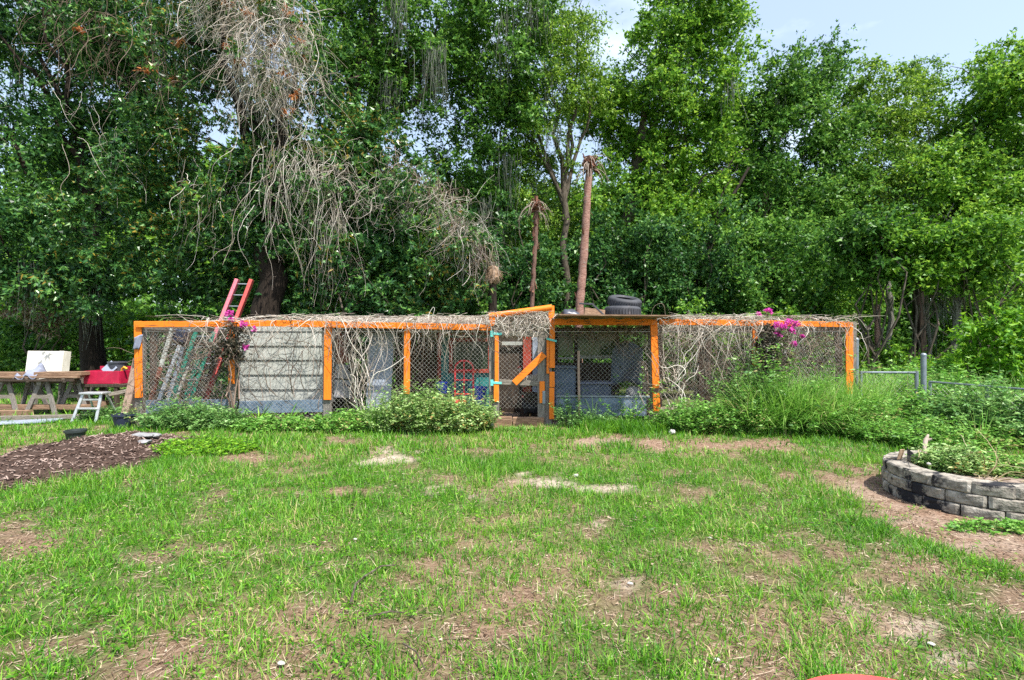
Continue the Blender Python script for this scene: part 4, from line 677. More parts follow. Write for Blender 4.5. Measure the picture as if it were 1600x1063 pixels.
# ragged cloth caught on the corner post
g = np.random.default_rng(82); mb = MB(); nu, nvv = 7, 9
for j in range(nvv):
    for i in range(nu):
        u, v = i / (nu - 1), j / (nvv - 1); x = 212.5 + (u * 10 - v * 2 + 3 * (1 - v) * u) ; mb.v.append(Vector((fx(x), YF - 0.045 + 0.02 * math.sin(u * 7 + v * 3), fz(522 + v * 24 - (1 - u) * -6 * (1 - v)) + g.normal(0, 0.004))))
for j in range(nvv - 1):
    for i in range(nu - 1): k = j * nu + i; mb.f.append([k, k + 1, k + nu + 1, k + nu])
o = mb.build('cloth_rag', M['cloth'], None, True); md = o.modifiers.new('thick', 'SOLIDIFY'); md.thickness = 0.006; solo(o, 'grey blue rag wrapped round the left corner post', 'rag')

# ---------------------------------------------------------------- gate
YG = YF - 0.03
gate = thing('wire_gate', 'grey wooden wire gate with an orange diagonal board', 'gate', (fx(810), YG, 0))
st = board('stile', 771, 780, 519, 655, 'grey_wood_v', gate, YG, 0.05); board('orange_strip', 773, 779, 524, 597, 'orange_v', st, YG - 0.04, 0.024); board('orange_strip', 771.5, 779.5, 600, 628, 'orange_v', st, YG - 0.04, 0.024)
st = board('stile', 840, 851, 519, 668, 'grey_wood_v', gate, YG, 0.05); board('orange_strip', 843, 851, 596, 630, 'orange_v', st, YG - 0.04, 0.024); board('grey_plate', 847.5, 852, 611, 631, 'galv', st, YG - 0.058, 0.012)
rail('top_rail', 779, 519.5, 853, 524.5, 0.085, 'grey_wood_h', gate, YG - 0.005, 0.045); rail('middle_rail', 780, 597, 842, 599.5, 0.085, 'grey_wood_h', gate, YG - 0.005, 0.045)
MB().bar(px(803.5, 599, YG - 0.05), px(850.5, 553.5, YG - 0.05), 0.115, 0.03).build('diagonal_board', M['orange_h'], gate, False, 0.004)
for y in (521.5, 598): mb = MB().bar(px(767, y, YG - 0.055), px(784, y + 0.8, YG - 0.055), 0.04, 0.012); mb.bar(px(768.5, y - 4.5, YG - 0.052), px(768.5, y + 5, YG - 0.052), 0.05, 0.014); mb.build('hinge', M['turquoise'], gate, False, 0.003)
MB().bar(px(854, 529.5, YG - 0.06), px(870, 533.5, YG - 0.06), 0.038, 0.02).build('latch', M['turquoise'], gate, False, 0.004)
chain('wire_mesh', (fx(779.5), YG + 0.028), (fx(841), YG + 0.028), 0.30, 1.56, gate)
mb = MB().bar((fx(764), YG + 0.02, 0.06), (fx(800), YG + 0.02, 0.06), 0.19, 0.10); o = mb.build('threshold_board', M['brown_wood_h'], None, False, 0.01); solo(o, 'brown weathered threshold board below the hinge side of the gate', 'board')
mb = MB().bar((fx(801), YG + 0.03, 0.045), (fx(850), YG + 0.01, 0.05), 0.20, 0.10); o = mb.build('threshold_board', M['brown_wood_h'], None, False, 0.01); solo(o, 'brown weathered threshold board below the latch side of the gate', 'board')
mb = MB().box((fx(767), YG - 0.1, 0.02), (0.12, 0.1, 0.09), (0.1, 0.2, 0.4), 0.2, 0.01); o = mb.build('grey_block', M['galv'], None, False, 0.012); solo(o, 'small grey block at the foot of the gate hinge post', 'block')

# ---------------------------------------------------------------- inside the run
# earth floor with straw
mb = MB(); mb.box((0.0, 10.05, 0.03), (12.9, 2.0, 0.05)); o = mb.build('earth_floor', M['earth'], None, False, 0.0, 'structure')
chip_boxes(1500, lambda n: (rng.uniform(-6.4, 6.2, n), rng.uniform(9.08, 11.0, n)), lambda x, y: np.full(len(x), 0.062), M['straw'], 'straw', o, ln=(0.05, 0.16), wd=(0.006, 0.016))
# clapboard shed
YS = 9.75; shed = thing('siding_shed', 'pale horizontal clapboard shed wall inside the left of the run', 'shed', (X(444, YS), YS, 0))
rows = [509, 518.5, 541, 563, 586, 609, 632]
for y0, y1 in zip(rows[:-1], rows[1:]): MB().bar((X(377, YS), YS - 0.012, (Z(y0, YS) + Z(y1, YS)) / 2), (X(510, YS), YS - 0.012, (Z(y0, YS) + Z(y1, YS)) / 2), Z(y0, YS) - Z(y1, YS) - 0.010, 0.024, (0, -1, 0.10)).build('clapboard', M['siding'], shed, False, 0.003)
MB().box((X(444, YS), YS + 0.55, 0.87), (X(508, YS) - X(380, YS), 1.05, 1.7)).build('shed_body', M['dark_wood'], shed)
board('corner_board', 374, 379, 509, 634, 'siding', shed, YS - 0.01, 0.06)
# rusty and grey tin sheets propped beside the shed
Y1 = 9.55
for i, (xa, xb, ya, yb, mt, lab, sh) in enumerate([(527, 548, 514, 540, 'rust', 'rust red panel, upper of two, right of the clapboard', 0), (527, 549, 542, 567, 'rust', 'rust red panel, lower of two, right of the clapboard', -1), (523, 548, 570, 592, 'grey_metal', 'streaked grey tin piece under the rust red panels', 2), (522, 552, 594, 622, 'grey_metal', 'streaked grey tin piece nearest the weeds by the clapboard', 1)]):
    o = board('tin_panel', xa, xb, ya, yb, mt, None, Y1 + 0.02 * i, 0.02, 0.004, shear=sh); solo(o, lab, 'panel')
for (x, lab) in ((521, 'narrow pale batten left of the rust red panels'), (550, 'narrow pale batten right of the rust red panels')): o = board('pale_batten', x - 3, x + 3, 513, 628, 'brown_wood_v' if x > 530 else 'grey_wood_v', None, Y1 + 0.1, 0.03); solo(o, lab, 'batten')
mb = MB().bar((X(592, 9.5), 9.42, 0.06), (X(594, 9.5), 9.62, Z(520, 9.6)), 0.46, 0.012, (0, -1, 0)); o = mb.build('blue_grey_sheet', M['blue_sheet'], None); solo(o, 'smooth blue grey sheet leaning beside a dark gap', 'sheet')
for (x, m_, lab) in ((556, 'bark', 'crooked rough branch standing right of the rust panels'), (566, 'bark_dark', 'dark crooked branch standing against the blue grey sheet')):
    g = np.random.default_rng(x); q = wander(np.array([[X(x, 9.35), 9.35, 0.05]]), np.array([[0.05, 0, 1.0]]), np.array([1.7]), 14, 0.09, -0.12, g)[0]; mb = MB().tube(q, list(np.linspace(0.05, 0.025, 14) * g.uniform(0.8, 1.25, 14)), 8)
    for _ in range(4): i = int(g.integers(4, 12)); mb.tube(limb_path(q[i], q[i] + np.array([g.uniform(-.3, .3), -0.08, g.uniform(.1, .5)]), g, 5), list(np.linspace(0.02, 0.008, 5)), 5)
    o = mb.build('standing_branch', M[m_], None, True); solo(o, lab, 'branch')
# brown slats standing in for a shaded mesh of dead vines
YL = 10.4; scr = thing('stand_in_screen', 'dark brown slats standing in for shaded vine mesh behind the middle bay', 'screen', (X(655, YL), YL, 0))
for i in range(13): board('slat', 618 + i * 5.6, 622.6 + i * 5.6, 515, 640, 'lattice', scr, YL + 0.01 * (i % 2), 0.018, 0)
for y in (530, 575, 625): rail('screen_rail', 615, y, 692, y, 0.06, 'dark_wood', scr, YL + 0.05, 0.03, 0)
# teal coop with red framed window and red door post
YT = 10.2; coop = thing('teal_coop', 'teal coop with a red framed window behind the hand truck', 'coop', (X(740, YT), YT, 0))
MB().box((X(768, YT), YT + 0.45, 0.86), (X(848, YT) - X(688, YT), 0.86, 1.62)).build('coop_body', M['dark_wood'], coop)
for i in range(4): board('teal_board', 689 + i * 20, 708.4 + i * 20, 518, 652, 'teal', coop, YT - 0.003 * (i % 2), 0.03)
w = board('window_pane', 706, 764, 530, 578, 'dark_glass', coop, YT - 0.025, 0.012, 0)
for (xa, ya, xb, yb) in ((701, 531, 769, 531), (701, 580, 769, 580)): rail('window_frame', xa, ya, xb, yb, 0.075, 'red_paint', w, YT - 0.045, 0.03)
for x in (704.5, 765.5): board('window_frame', x - 3, x + 3, 533.8, 577, 'red_paint', w, YT - 0.045, 0.03)
board('door_post', 817, 830, 520, 646, 'red_paint', coop, YT - 0.05, 0.05); board('door_leaf', 832, 846, 520, 648, 'blue_sheet', coop, YT - 0.06, 0.03); rail('lintel', 784, 537, 818, 537, 0.07, 'siding', coop, YT - 0.04, 0.03)
rail('batten', 688, 522, 770, 522, 0.05, 'red_paint', coop, YT - 0.05, 0.02)
board('edge_post', 684, 689, 515, 640, 'red_paint', coop, YT - 0.02, 0.05)
# red hand truck
YH = 9.45; ht = thing('hand_truck', 'red tubular hand truck standing before the red framed window', 'hand truck', (X(725, YH), YH, 0)); g_ = []
xl, xr, yt, yb = 711, 739.5, 564, 634; arc = [px((xl + xr) / 2 + (xr - xl) / 2 * math.cos(a), 577 - 13.5 * math.sin(a), YH) for a in np.linspace(math.pi, 0, 13)]
MB().tube([px(xl, yb, YH)] + [px(xl, 600, YH)] + arc + [px(xr, 600, YH), px(xr, yb, YH)], 0.017, 8).build('frame', M['red_metal'], ht, True)
MB().tube([px(725, 564, YH), px(725, yb, YH)], 0.013, 8).build('centre_bar', M['red_metal'], ht, True)
for y in (579, 594, 616): MB().tube([px(xl, y, YH), px(xr, y, YH)], 0.014, 8).build('cross_bar', M['red_metal'], ht, True)
MB().box((X(725, YH), YH - 0.1, 0.085), (0.36, 0.24, 0.012)).build('toe_plate', M['red_metal'], ht)
for x in (707, 743): Mx = Matrix.Rotation(R(90), 3, 'Y'); MB().lathe([(0.05, -0.03), (0.11, -0.035), (0.125, -0.02), (0.125, 0.02), (0.11, 0.035), (0.05, 0.03)], (X(x, YH), YH + 0.08, 0.18), 20, Mx, True).build('wheel', M['rubber'], ht, True)
def tub(name, c, r0, r1, h, mat, label, cat_, rim=0.015, handle=False, tilt=None, soil=None):
    t = thing(name, label, cat_, Vector(c)); mb = MB().lathe([(0.0, 0.0), (r0, 0.0), (r1, h - 0.03), (r1 + rim, h - 0.03), (r1 + rim, h), (r1 - 0.008, h), (r0 - 0.01, 0.02), (0.0, 0.02)], c, 26, tilt); mb.build('body', M[mat], t, True)
    if soil: MB().lathe([(0.0, h - 0.06), (r1 - 0.02, h - 0.07)], c, 20).build('soil', M[soil], t, True)
    if handle: MB().tube([Vector(c) + Vector((r1 * math.cos(a), -0.02, h - 0.02 + r1 * 0.9 * math.sin(a))) for a in np.linspace(0, math.pi, 10)], 0.004, 5).build('handle', M['galv'], t, True)
    return t
tub('blue_bucket', (X(690.5, 9.6), 9.6, 0.5), 0.085, 0.105, 0.22, 'blue', 'blue bucket left of the red hand truck', 'bucket', handle=True)
mb = MB().box((X(690.5, 9.6), 9.62, 0.275), (0.34, 0.3, 0.44)); o = mb.build('wooden_crate', M['dark_wood'], None, False, 0.01); solo(o, 'dark crate carrying the blue bucket', 'crate')
tub('blue_drum', (X(747, 9.75), 9.75, 0.06), 0.15, 0.16, 0.55, 'blue', 'blue plastic drum right of the red hand truck', 'drum')
tub('red_bucket', (X(714, 9.3), 9.3, 0.06), 0.12, 0.155, 0.34, 'red_metal', 'red bucket at the foot of the hand truck', 'bucket')
# ladders propped inside the left bay
def ladder(label, foot, top, gap, rail_mat, rail2, rungs, w=0.085, t=0.03, lower=None, name='ladder'):
    foot, top, gap = Vector(foot), Vector(top), Vector(gap); o = thing(name, label, 'ladder', foot); d = (top - foot); up = gap.cross(d).normalized()
    for k, mt in ((0, rail_mat), (1, rail2)):
        a = foot + gap * k; b = top + gap * k
        if lower and k == 0: m_ = a.lerp(b, 0.52); MB().bar(a, m_, w, t, tuple(gap)).build('rail', M[lower], o, False, 0.004); MB().bar(m_ + d.normalized() * 0.004, b, w, t, tuple(gap)).build('rail', M[mt], o, False, 0.004)
        else: MB().bar(a, b, w, t, tuple(gap)).build('rail', M[mt], o, False, 0.004)
    n = rungs
    for i in range(n): f = (i + 0.6) / n; c = foot + d * f; MB().tube([c, c + gap], 0.013, 7).build('rung', M['galv'], o, True)
    return o
def at(x, y, Y): return px(x, y, Y)
ladder('white ladder leaning inside the run, rusty red lower half', at(231, 640, 9.35), at(269, 514, 9.6), (0.10, 0.34, 0), 'siding', 'aluminium', 7, lower='rust')
ladder('short grey white ladder leaning between white and green ladders', at(243, 640, 9.5), at(281, 540, 9.7), (0.10, 0.32, 0), 'aluminium', 'siding', 6)
ladder('green ladder leaning inside the left bay of the run', at(263, 641, 9.35), at(306, 519, 9.6), (0.13, 0.36, 0), 'green_rail', 'green_rail', 7)
ladder('dark green ladder leaning just right of the brighter green one', at(284, 641, 9.7), at(318, 535, 9.9), (0.12, 0.34, 0), 'green_rail', 'dark_wood', 6)
ladder('tall faded red extension ladder rising above the run roof', at(293, 636, 10.2), at(371, 437, 10.75), (0.27, 0.06, 0), 'redpink', 'red_rail', 11, w=0.13, t=0.07, name='extension_ladder')
mb = MB().box((X(281, 9.75), 9.78, Z(525, 9.75)), (0.24, 0.2, 0.24), (0, 0.2, 0.2)); o = mb.build('navy_crate', M['navy'], None, False, 0.02); solo(o, 'navy plastic crate hung high among the ladders', 'crate')
mb = MB().bar((X(270, 9.75), 9.9, Z(538, 9.75)), (X(330, 9.75), 9.9, Z(537, 9.75)), 0.06, 0.3, (0, -1, 0)); o = mb.build('ladder_shelf', M['dark_wood'], None); solo(o, 'dark shelf board behind the ladders', 'shelf')
tub('blue_bucket', (X(325, 9.5), 9.5, 0.17), 0.07, 0.085, 0.17, 'blue', 'small blue bucket at the foot of the red ladder', 'bucket'); tub('blue_bucket', (X(347, 9.5), 9.5, 0.15), 0.075, 0.09, 0.2, 'blue', 'small blue bucket beside the orange post with flowers', 'bucket')
for x, lab in ((325, 'grey brick under the small blue bucket by the red ladder'), (347, 'grey brick under the small blue bucket by the flowers')): o = MB().box((X(x, 9.5), 9.5, 0.105), (0.2, 0.2, 0.10), None, 0, 0.004).build('brick_block', M['concrete'], None, False, 0.008); solo(o, lab, 'block')
# right bay clutter: window panel, tank, rocks, tarp, log, stake
YW = 10.7; win = thing('window_panel', 'old window panel with dusty green panes in the right bay', 'window', (X(920, YW), YW, 0))
for (xa, xb) in ((872, 896), (903, 962)): board('pane', xa, xb, 520, 556, 'glass', win, YW, 0.01, 0)
for x in (869.5, 899.5, 965): board('window_post', x - 2.6, x + 2.6, 512, 640, 'dark_wood', win, YW - 0.01, 0.05)
rail('sill', 903, 558, 962, 558, 0.07, 'siding', win, YW - 0.03, 0.05); rail('sill', 871, 560, 897, 560, 0.05, 'siding', win, YW - 0.03, 0.05)
MB().box((X(917, YW), YW + 0.02, 0.55), (1.3, 0.03, 0.95)).build('lower_panel', M['dark_wood'], win)
Yc = 10.1
tk = thing('water_tank', 'pale blue grey tank lying low in the right bay', 'tank', (X(928, Yc), Yc, 0)); MB().box((X(928, Yc), Yc, 0.35), (0.62, 0.42, 0.58)).build('body', M['tank'], tk, True, 0.05, None, 3); MB().box((X(928, Yc), Yc, 0.665), (0.66, 0.46, 0.04)).build('lid', M['cloth'], tk, True, 0.015)
tk = thing('cool_box', 'pale blue box left of the tank behind the orange gate post', 'box', (X(880, Yc), Yc, 0)); MB().box((X(882, Yc), Yc + 0.1, 0.5), (0.42, 0.4, 0.86)).build('body', M['kick'], tk, True, 0.03, None, 2); MB().box((X(882, Yc), Yc + 0.1, 0.965), (0.45, 0.43, 0.06)).build('lid', M['tank'], tk, True, 0.015)
def rock(name, c, s, seed, mat, label, cat_='rock'):
    bm = bmesh.new(); bmesh.ops.create_icosphere(bm, subdivisions=2, radius=1.0); g = np.random.default_rng(seed); ax = unit(g.normal(0, 1, (7, 3))); cut = g.uniform(0.55, 0.9, 7)
    for v in bm.verts:
        p = np.array(v.co)
        for a, k in zip(ax, cut):
            d = p @ a
            if d > k: p = p - a * (d - k)
        v.co = Vector(p * np.array(s) + g.normal(0, 0.012, 3) * max(s))
    me = bpy.data.meshes.new(name); bm.to_mesh(me); bm.free(); me.materials.append(M[mat]); o = link_mesh(name, me, None); o.location = c; solo(o, label, cat_); return o
rock('grey_rock', (X(990, 9.4), 9.4, 0.52), (0.2, 0.15, 0.14), 1, 'stone', 'large grey rock on top of the rocks by the log'); rock('grey_rock', (X(1002, 9.4), 9.42, 0.22), (0.17, 0.15, 0.2), 2, 'stone', 'upright grey rock at the foot of the log'); rock('grey_rock', (X(982, 9.4), 9.45, 0.22), (0.16, 0.15, 0.19), 3, 'stone', 'dark grey rock left of the upright rock'); rock('grey_rock', (X(997, 9.6), 9.68, 0.3), (0.2, 0.14, 0.26), 4, 'stone', 'grey rock at the back of the small rock heap')
mb = MB(); g = np.random.default_rng(9)
for j in range(10):
    for i in range(9):
        u, v = i / 8, j / 9; mb.v.append(Vector((X(957 + 48 * u, 10.0), 10.0 + 0.06 * math.sin(u * 9 + v * 2) + 0.15 * v, Z(545 + 62 * v - 10 * math.sin(u * 3.1), 10.0) + g.normal(0, 0.006))))
for j in range(9):
    for i in range(8): k = j * 9 + i; mb.f.append([k, k + 1, k + 10, k + 9])
o = mb.build('grey_tarp', M['tank'], None, True); md = o.modifiers.new('thick', 'SOLIDIFY'); md.thickness = 0.006; solo(o, 'crumpled grey tarp hanging behind the rocks', 'tarp')
mb = MB().tube([(X(1012, 9.3), 9.3, 0.05), (X(1009, 9.3), 9.3, 0.7), (X(1006, 9.3), 9.3, 1.12)], [0.065, 0.06, 0.055], 9); o = mb.build('short_log', M['brown_wood_v'], None, True); solo(o, 'upright brown log by the right orange post', 'log')
mb = MB().bar((X(905, YF - 0.05), YF - 0.05, -0.02), (X(904, YF - 0.05), YF - 0.05, Z(548, YF)), 0.042, 0.03); o = mb.build('wooden_stake', M['brown_wood_v'], None, False, 0.003); solo(o, 'thin wooden stake standing before the right bay wire', 'stake')
rock('paper_nest', (X(978, 10.3), 10.3, Z(537, 10.3)), (0.14, 0.1, 0.09), 8, 'fibre', 'pale papery clump hanging under the roof of the right bay', 'nest')

# hens
def hen(label, loc, rz, s, body, head, seed):
    t = thing('hen', label, 'hen', Vector(loc)); Mr = Matrix.Rotation(rz, 3, 'Z'); L = Vector(loc)
    T = lambda p: L + Mr @ (Vector(p) * s)
    me = bpy.data.meshes.new('hen_skeleton'); P = [(0, 0, .20), (.09, 0, .21), (.15, 0, .27), (.17, 0, .36), (.175, 0, .42), (.205, 0, .43), (-.10, 0, .22), (-.17, 0, .30), (-.20, 0, .37)]; Rr = [.105, .095, .06, .036, .037, .026, .085, .04, .015]
    E = [(0, 1), (1, 2), (2, 3), (3, 4), (4, 5), (0, 6), (6, 7), (7, 8)]; me.from_pydata([tuple(T(p) - L) for p in P], E, []); o = link_mesh('body', me, t); md = o.modifiers.new('skin', 'SKIN')
    for v, r in zip(me.skin_vertices[0].data, Rr): v.radius = (r * s, r * s * 1.0)
    me.skin_vertices[0].data[0].use_root = True; o.modifiers.new('sub', 'SUBSURF').levels = 2; o.modifiers['sub'].render_levels = 2; me.materials.append(M[body])
    for sd in (-1, 1):
        mb = MB().tube([T((0.0, .045 * sd, .12)), T((.01, .05 * sd, .06)), T((0.0, .05 * sd, .005))], 0.008 * s, 6)
        for a in (-0.5, 0, 0.5): mb.tube([T((0, .05 * sd, .006)), T((.05 * math.cos(a), .05 * sd + .05 * math.sin(a), .004))], 0.005 * s, 5)
        mb.build('leg', M['beak'], t, True)
        MB().lathe([(0.0, 0.02), (.05, .012), (.07, 0), (.05, -.012), (0, -.02)], T((-.02, .088 * sd, .215)), 12, Mr @ Matrix.Rotation(R(90), 3, 'X') @ Matrix.Diagonal((1.5, 1.0, 1.0))).build('wing', M[body], t, True)
    mb = MB()
    for i in range(4): mb.box(T((.16 + .014 * i, 0, .462 + .006 * (i % 2))), (.016 * s, .008 * s, .036 * s), Mr)
    mb.box(T((.20, 0, .392)), (.016 * s, .014 * s, .04 * s), Mr); mb.build('comb', M['comb'], t, False, 0.002); MB().box(T((.235, 0, .425)), (.03 * s, .012 * s, .012 * s), Mr).build('beak', M['beak'], t, False, 0.003)
    for sd in (-1, 1): MB().lathe([(0, .004), (.005, .002), (.005, -.002), (0, -.004)], T((.19, .026 * sd, .437)), 8, Mr @ Matrix.Rotation(R(90), 3, 'X')).build('eye', M['feather_black'], t, True)
hen('pale buff hen with a red comb seen through the gate', (X(826, 9.7), 9.7, 0.5), R(200), 1.05, 'feather', 'feather', 1)
hen('black hen on the straw behind the gate', (X(829, 9.4), 9.4, 0.06), R(160), 0.85, 'feather_black', 'feather_black', 2)
tub('nest_box', (X(826, 9.7), 9.7, 0.06), 0.17, 0.19, 0.44, 'dark_wood', 'dark barrel the buff hen stands on', 'barrel', soil='earth')

# ---------------------------------------------------------------- on the roof
def tyre(label, c, r, w, tilt, mat='rubber'):
    t = thing('old_tyre', label, 'tyre', Vector(c)); A_ = Euler(tilt).to_matrix(); i = r * 0.60; h = w / 2
    MB().lathe([(i, -h * .7), (i + .03, -h), (r - .05, -h), (r - .012, -h * .8), (r, -h * .55), (r, h * .55), (r - .012, h * .8), (r - .05, h), (i + .03, h), (i, h * .7), (i + .02, h * .45), (r - .04, h * .5), (r - .04, -h * .5), (i + .02, -h * .45)], c, 36, A_, True).build('casing', M[mat], t, True)
    mb = MB()
    for k in range(40): a = k / 40 * 2 * math.pi; p = Vector(c) + A_ @ Vector((r * math.cos(a), r * math.sin(a), 0)); mb.box(p, (0.014, 0.028, w * 0.52), A_ @ Matrix.Rotation(a, 3, 'Z') @ Matrix.Rotation(0.15, 3, 'X'))
    mb.build('tread', M[mat], t)
Zr = fz(498.5) + 0.03
tyre('lower old tyre lying flat on the tin roof', (X(972.5, 9.55), 9.55, Zr + 0.115), 0.335, 0.21, (0.0, 0.02, 0))
tyre('upper old tyre tilted on top of the flat one', (X(977, 9.65), 9.72, Zr + 0.315), 0.31, 0.19, (0.26, 0.10, 0))
g = np.random.default_rng(10); mb = MB()
for j in range(7):
    for i in range(13):
        u, v = i / 12, j / 6; mb.v.append(Vector((X(878 + 58 * u, 9.2), 8.98 + 0.6 * v, Zr + 0.01 + (0.13 * math.exp(-((u - 0.2) / 0.22) ** 2) + 0.05 * math.sin(u * 11 + v * 3) ** 2) * math.sin(math.pi * min(1, v * 1.2 + 0.08)) + g.uniform(0, 0.012))))
for j in range(6):
    for i in range(12): k = j * 13 + i; mb.f.append([k, k + 1, k + 14, k + 13])
o = mb.build('roof_tarp', M['tarp'], None, True); md = o.modifiers.new('thick', 'SOLIDIFY'); md.thickness = 0.005; solo(o, 'crumpled black plastic on the tin roof left of the tyres', 'tarp')
mb = MB().bar(px(913, 487, 9.35), px(945, 491, 9.4), 0.15, 0.03, (0, -1, 0.2)); o = mb.build('roof_plank', M['brown_wood_h'], None, False, 0.004); solo(o, 'brown plank on the roof between black plastic and tyres', 'plank')
mb = MB().bar(px(925, 475, 9.2), px(944, 493, 9.15), 0.03, 0.03); mb.bar(px(905, 474.5, 9.22), px(927, 475.5, 9.2), 0.03, 0.03); o = mb.build('bent_pipe', M['rubber'], None, False, 0.004); solo(o, 'thin dark bent pipe on the roof beside the tyres', 'pipe')

# ---------------------------------------------------------------- vines on and in the run
def tangle(name, label, region, n, ln, seed, mat, k=10, wob=0.3, grav=0.02, rad=(0.0025, 0.0075), hang=0, zlift=0.0, cat_='dead vines', hl=(0.2, 0.9), cap=1.90):
    g = np.random.default_rng(seed); P0 = region(g, n); D0 = g.normal(0, 1, (n, 3)) * np.array([1.0 if zlift < 0.5 else 0.45, 0.7, 0.35]) + np.array([0, 0, zlift]); W_ = wander(P0, D0, g.uniform(*ln, n), k, wob, grav, g)
    if cap: W_[:, :, 2] = np.where(W_[:, :, 2] > cap, cap + (W_[:, :, 2] - cap) * 0.12, W_[:, :, 2]); W_[:, :, 1] = np.maximum(W_[:, :, 1], YF - 0.16)
    parts = [strands(W_, g.uniform(*rad, n), 0.5)]
    if hang: P1 = region(g, hang); P1[:, 1] = YF - 0.06 - g.uniform(0, 0.08, hang); H_ = wander(P1, np.array([0, 0, -0.4]) + g.normal(0, 0.5, (hang, 3)) * np.array([1, 0.15, 0.6]), g.uniform(*hl, hang), 12, 0.17, 0.30, g); H_[:, :, 1] = np.clip(H_[:, :, 1], YF - 0.2, YF - 0.03); parts.append(strands(H_, g.uniform(rad[0], rad[1] * 1.1, hang), 0.4))
    V, F = cat(parts); t = thing(name, label, cat_, Vector(P0.mean(0))); np_mesh('stems', V, F, M[mat], t, False, 'stuff'); TRI['n'] += 2 * len(F); return t
def roofreg(x0, x1, z0, z1, y0=YF - 0.05, y1=YB):
    def f(g, n):
        x = g.uniform(fx(x0), fx(x1), n); return np.stack([x, y0 + (y1 - y0) * g.random(n) ** 1.6, g.uniform(z0, z1, n)], 1)
    return f
tangle('roof_vine_mat', 'thin dead vines lying over the roof of the left bays', roofreg(300, 520, 1.80, 1.86), 200, (0.5, 1.5), 91, 'vine', hang=14, grav=0.03)
tangle('roof_vine_mat', 'heaped dead vines on the roof right of the clapboard', roofreg(490, 600, 1.80, 1.94), 240, (0.4, 1.3), 92, 'vine', hang=24, grav=0.03, hl=(0.5, 1.5))
tangle('roof_vine_mat', 'thick straw coloured vine mat on the roof left of the gate', roofreg(630, 768, 1.78, 1.90), 620, (0.3, 1.0), 93, 'vine', hang=22, wob=0.42, grav=0.03, hl=(0.3, 1.1))
tangle('gate_vine_nest', 'nest of pale dead vines packed above the gate', roofreg(774, 854, 1.67, 1.95, YF - 0.04, YF + 0.4), 760, (0.15, 0.6), 94, 'vine', cap=1.98, wob=0.6, grav=0.0, hang=8, hl=(0.2, 0.5))
tangle('roof_vine_mat', 'thick dead vine mat on the roof right of the tyres', roofreg(1034, 1190, 1.80, 1.92), 620, (0.3, 1.1), 95, 'vine', hang=46, wob=0.4, grav=0.03, hl=(0.4, 1.5))
tangle('roof_vine_mat', 'sparse dead vines on the roof over the right corner post', roofreg(1200, 1335, 1.78, 1.86), 170, (0.3, 1.1), 96, 'vine', hang=22, wob=0.35, grav=0.03, hl=(0.2, 0.7))
tangle('wall_vine_mesh', 'brown dead vines woven through the wire right of the roofed bay', roofreg(1032, 1175, 0.5, 1.75, YF + 0.0, YF + 0.5), 260, (0.4, 1.3), 97, 'vine_brown', wob=0.3, grav=0.05)
tangle('wall_vine_mesh', 'grey brown vine thicket filling the last bay of the run', roofreg(1190, 1322, 0.7, 1.72, YF + 0.0, YF + 0.6), 420, (0.3, 1.2), 98, 'vine_brown', wob=0.34, grav=0.04)
tangle('wall_vines', 'thick pale vine stems climbing beside the right roofed bay post', lambda g, n: np.stack([g.uniform(fx(1036), fx(1066), n), np.full(n, YF - 0.05), g.uniform(0.05, 1.0, n)], 1), 30, (0.6, 1.3), 99, 'vine', wob=0.24, grav=-0.12, rad=(0.005, 0.014), zlift=1.6, k=16)
tangle('under_roof_vines', 'brown dead vines hanging under the roof of the right bay', roofreg(866, 1020, 1.55, 1.75, YF + 0.05, YF + 0.5), 300, (0.2, 0.7), 100, 'vine_brown', wob=0.4, grav=0.06)
tangle('wall_vines', 'crooked vine stems on the wire between rust panels and blue sheet', lambda g, n: np.stack([g.uniform(fx(545), fx(585), n), np.full(n, YF - 0.03), g.uniform(0.1, 0.9, n)], 1), 30, (0.6, 1.5), 101, 'vine', wob=0.16, grav=-0.14, rad=(0.006, 0.014), zlift=1.2)
tangle('wall_vines', 'dark thin vines crossing the clapboard wall', lambda g, n: np.stack([g.uniform(fx(390), fx(505), n), np.full(n, YF + 0.05), g.uniform(0.2, 1.4, n)], 1), 26, (0.6, 1.4), 102, 'vine_brown', wob=0.14, grav=-0.1, rad=(0.005, 0.010), zlift=1.0)
tangle('wall_vine_mesh', 'fine vine twigs in the wire before the ladders', roofreg(228, 372, 0.3, 1.7, YF + 0.0, YF + 0.3), 300, (0.3, 1.1), 103, 'vine_brown', wob=0.26, grav=0.04, rad=(0.003, 0.007))
g = np.random.default_rng(104); n = 10; P0 = np.stack([g.uniform(X(1118, 9.3), X(1142, 9.3), n), np.full(n, 9.3), np.full(n, 0.05)], 1); Q = wander(P0, np.array([-0.12, 0, 1.0]) + g.normal(0, 0.05, (n, 3)), g.uniform(1.3, 1.7, n), 14, 0.02, 0.0, g); Q[:, :, 0] -= 0.28 * np.linspace(0, 1, 14)[None] ** 2; V, F = strands(Q, np.full(n, 0.009), 0.5, 5); o = np_mesh('arching_canes', V, F, M['vine_brown']); solo(o, 'arching brown canes behind the wire left of the flowers', 'canes')
